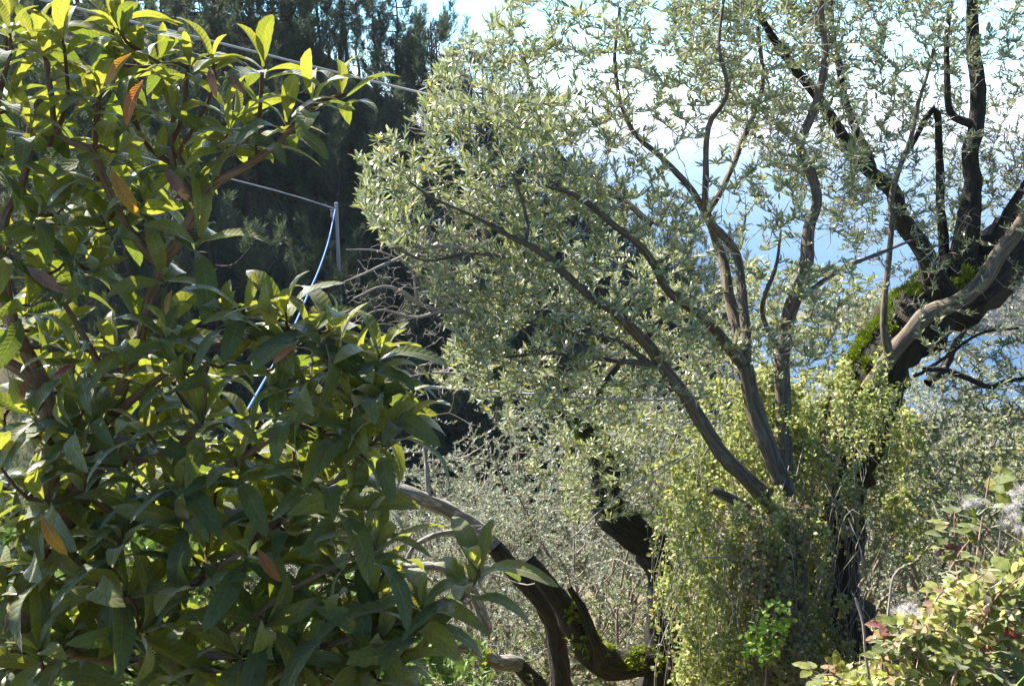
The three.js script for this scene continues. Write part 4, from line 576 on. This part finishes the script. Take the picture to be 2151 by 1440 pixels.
  // litter, dead stems and grass on the bank: one carpet
  const L = new Leaves(), cols = [[0.30, 0.22, 0.14], [0.36, 0.28, 0.2], [0.24, 0.17, 0.1], [0.42, 0.36, 0.28], [0.22, 0.26, 0.07], [0.40, 0.3, 0.08], [0.3, 0.34, 0.1]];
  for (let k = 0; k < 26000; k++) { const x = -1 + 4.6 * r(), z = -1.6 - 5.5 * Math.pow(r(), 1.2), y = height(x, z), c = tint(cols[Math.floor(r() * cols.length)], r, 0.35), p = V(x, y + 0.10 * r() * r(), z), d = randDir(r); d.y = Math.abs(d.y) * 0.9; d.normalize(); if (r() < 0.45) L.blade(p, p.clone().addScaledVector(d, 0.06 + 0.14 * r()), 0.0016 + 0.0012 * r(), randDir(r), c); else L.leaf(p, d, randDir(r), 0.02 + 0.03 * r(), 0.012 + 0.016 * r(), c, 0.4, 1); }
  tag(stuff(mesh('ground_litter', L.geo(), M.litter, scene)), 'dry leaves, dead stems and grass covering the near bank', 'litter');
  // leafy low scramble between the brambles
  const S = new Leaves(), sg = new Grower(r, 0.06), seedp = []; for (let k = 0; k < 20; k++) { const p = P(1760 + 420 * r(), 1440, 2.6 + 1.0 * r()); p.y = height(p.x, p.z); seedp.push(p); } for (const p of seedp) sg.limb([p, p.clone().add(V(0, 0.08, 0))]);
  sg.grow([...cloud([[1700, 1440], [1830, 1390], [1900, 1290], [1990, 1230], [2160, 1150], [2200, 1460], [1700, 1460]], 330, 2.75, 3.5, r, (x, y, d) => (P(x, y, d).y > height(P(x, y, d).x, P(x, y, d).z) ? 1 : 0))], { up: 0, thick: 0.003 });
  for (const q of sg.paths) for (let k = 0; k < 9; k++) { const p = q.pts[Math.floor(r() * q.pts.length)], d = randDir(r); S.leaf(p, d, V(0, 1, 0).addScaledVector(randDir(r), 0.9), 0.022 + 0.02 * r(), 0.016 + 0.012 * r(), tint([[0.30, 0.36, 0.06], [0.38, 0.40, 0.08], [0.42, 0.34, 0.2], [0.24, 0.3, 0.1], [0.34, 0.2, 0.1], [0.45, 0.42, 0.1]][Math.floor(r() * 6)], r, 0.3), 0.3, 1); }
  const so = thing('scrambling_weed', 'tangled low weeds and dry stems between the brambles', 'weeds', seedp[0]); stuff(mesh('stems', sg.geo(3), M.dryTwig, so)); stuff(mesh('foliage', S.geo(), M.vineLeaf, so));
}

// ---------------------------------------------------------------- pole and cables
{
  const top = P(706, 425, 46), py = height(top.x, top.z), o = thing('utility_pole', 'thin wooden utility pole standing before the dark wood', 'pole', V(top.x, py, top.z));
  const h = top.y - py; local('shaft', new THREE.CylinderGeometry(0.085, 0.13, h + 0.4, 12).translate(0, h / 2 - 0.2, 0), M.pole, o); const br = local('bracket', new THREE.BoxGeometry(0.4, 0.05, 0.05).translate(-0.12, h - 0.35, 0.1), M.wire, o); local('insulator', new THREE.CylinderGeometry(0.05, 0.07, 0.3, 10).translate(-0.22, h - 0.55, 0.1), M.wire, br);
  const cable = (label, pts, rad, mat, name = 'cable') => { const q = smoothPath(pts.map(([x, y, d]) => [P(x, y, d), rad]), 0.25), m = mesh(name, tube(q.pts, q.radii, 6, 1, 0), mat, scene); m.name = numbered(name); tag(m, label, 'cable'); };
  cable('grey overhead cable passing above the loquat into the olive crown', [[-500, -140, 4.6], [90, 0, 5.0], [480, 95, 5.3], [760, 165, 5.6], [930, 205, 5.45], [1080, 237, 5.28], [1132, 250, 5.21]], 0.0065, M.wire);
  cable('pale overhead cable running from the utility pole behind the loquat', [[-400, 210, 30], [200, 310, 36], [520, 385, 42], [620, 412, 44], [700, 437, 46]], 0.035, M.wire);
  cable('blue cable sagging from the utility pole down into the valley', [[704, 440, 45.9], [690, 505, 42], [670, 565, 38], [648, 615, 35], [610, 700, 31], [520, 860, 24]], 0.032, M.hose);
  cable('low grey cable stretched across below the olive crown', [[-300, 640, 5.0], [300, 740, 5.2], [600, 782, 5.3], [830, 805, 5.3], [940, 815, 5.25], [1100, 826, 5.1], [1330, 840, 4.95], [1432, 838, 4.87]], 0.007, M.wire);
}
renderer.render(scene, camera);
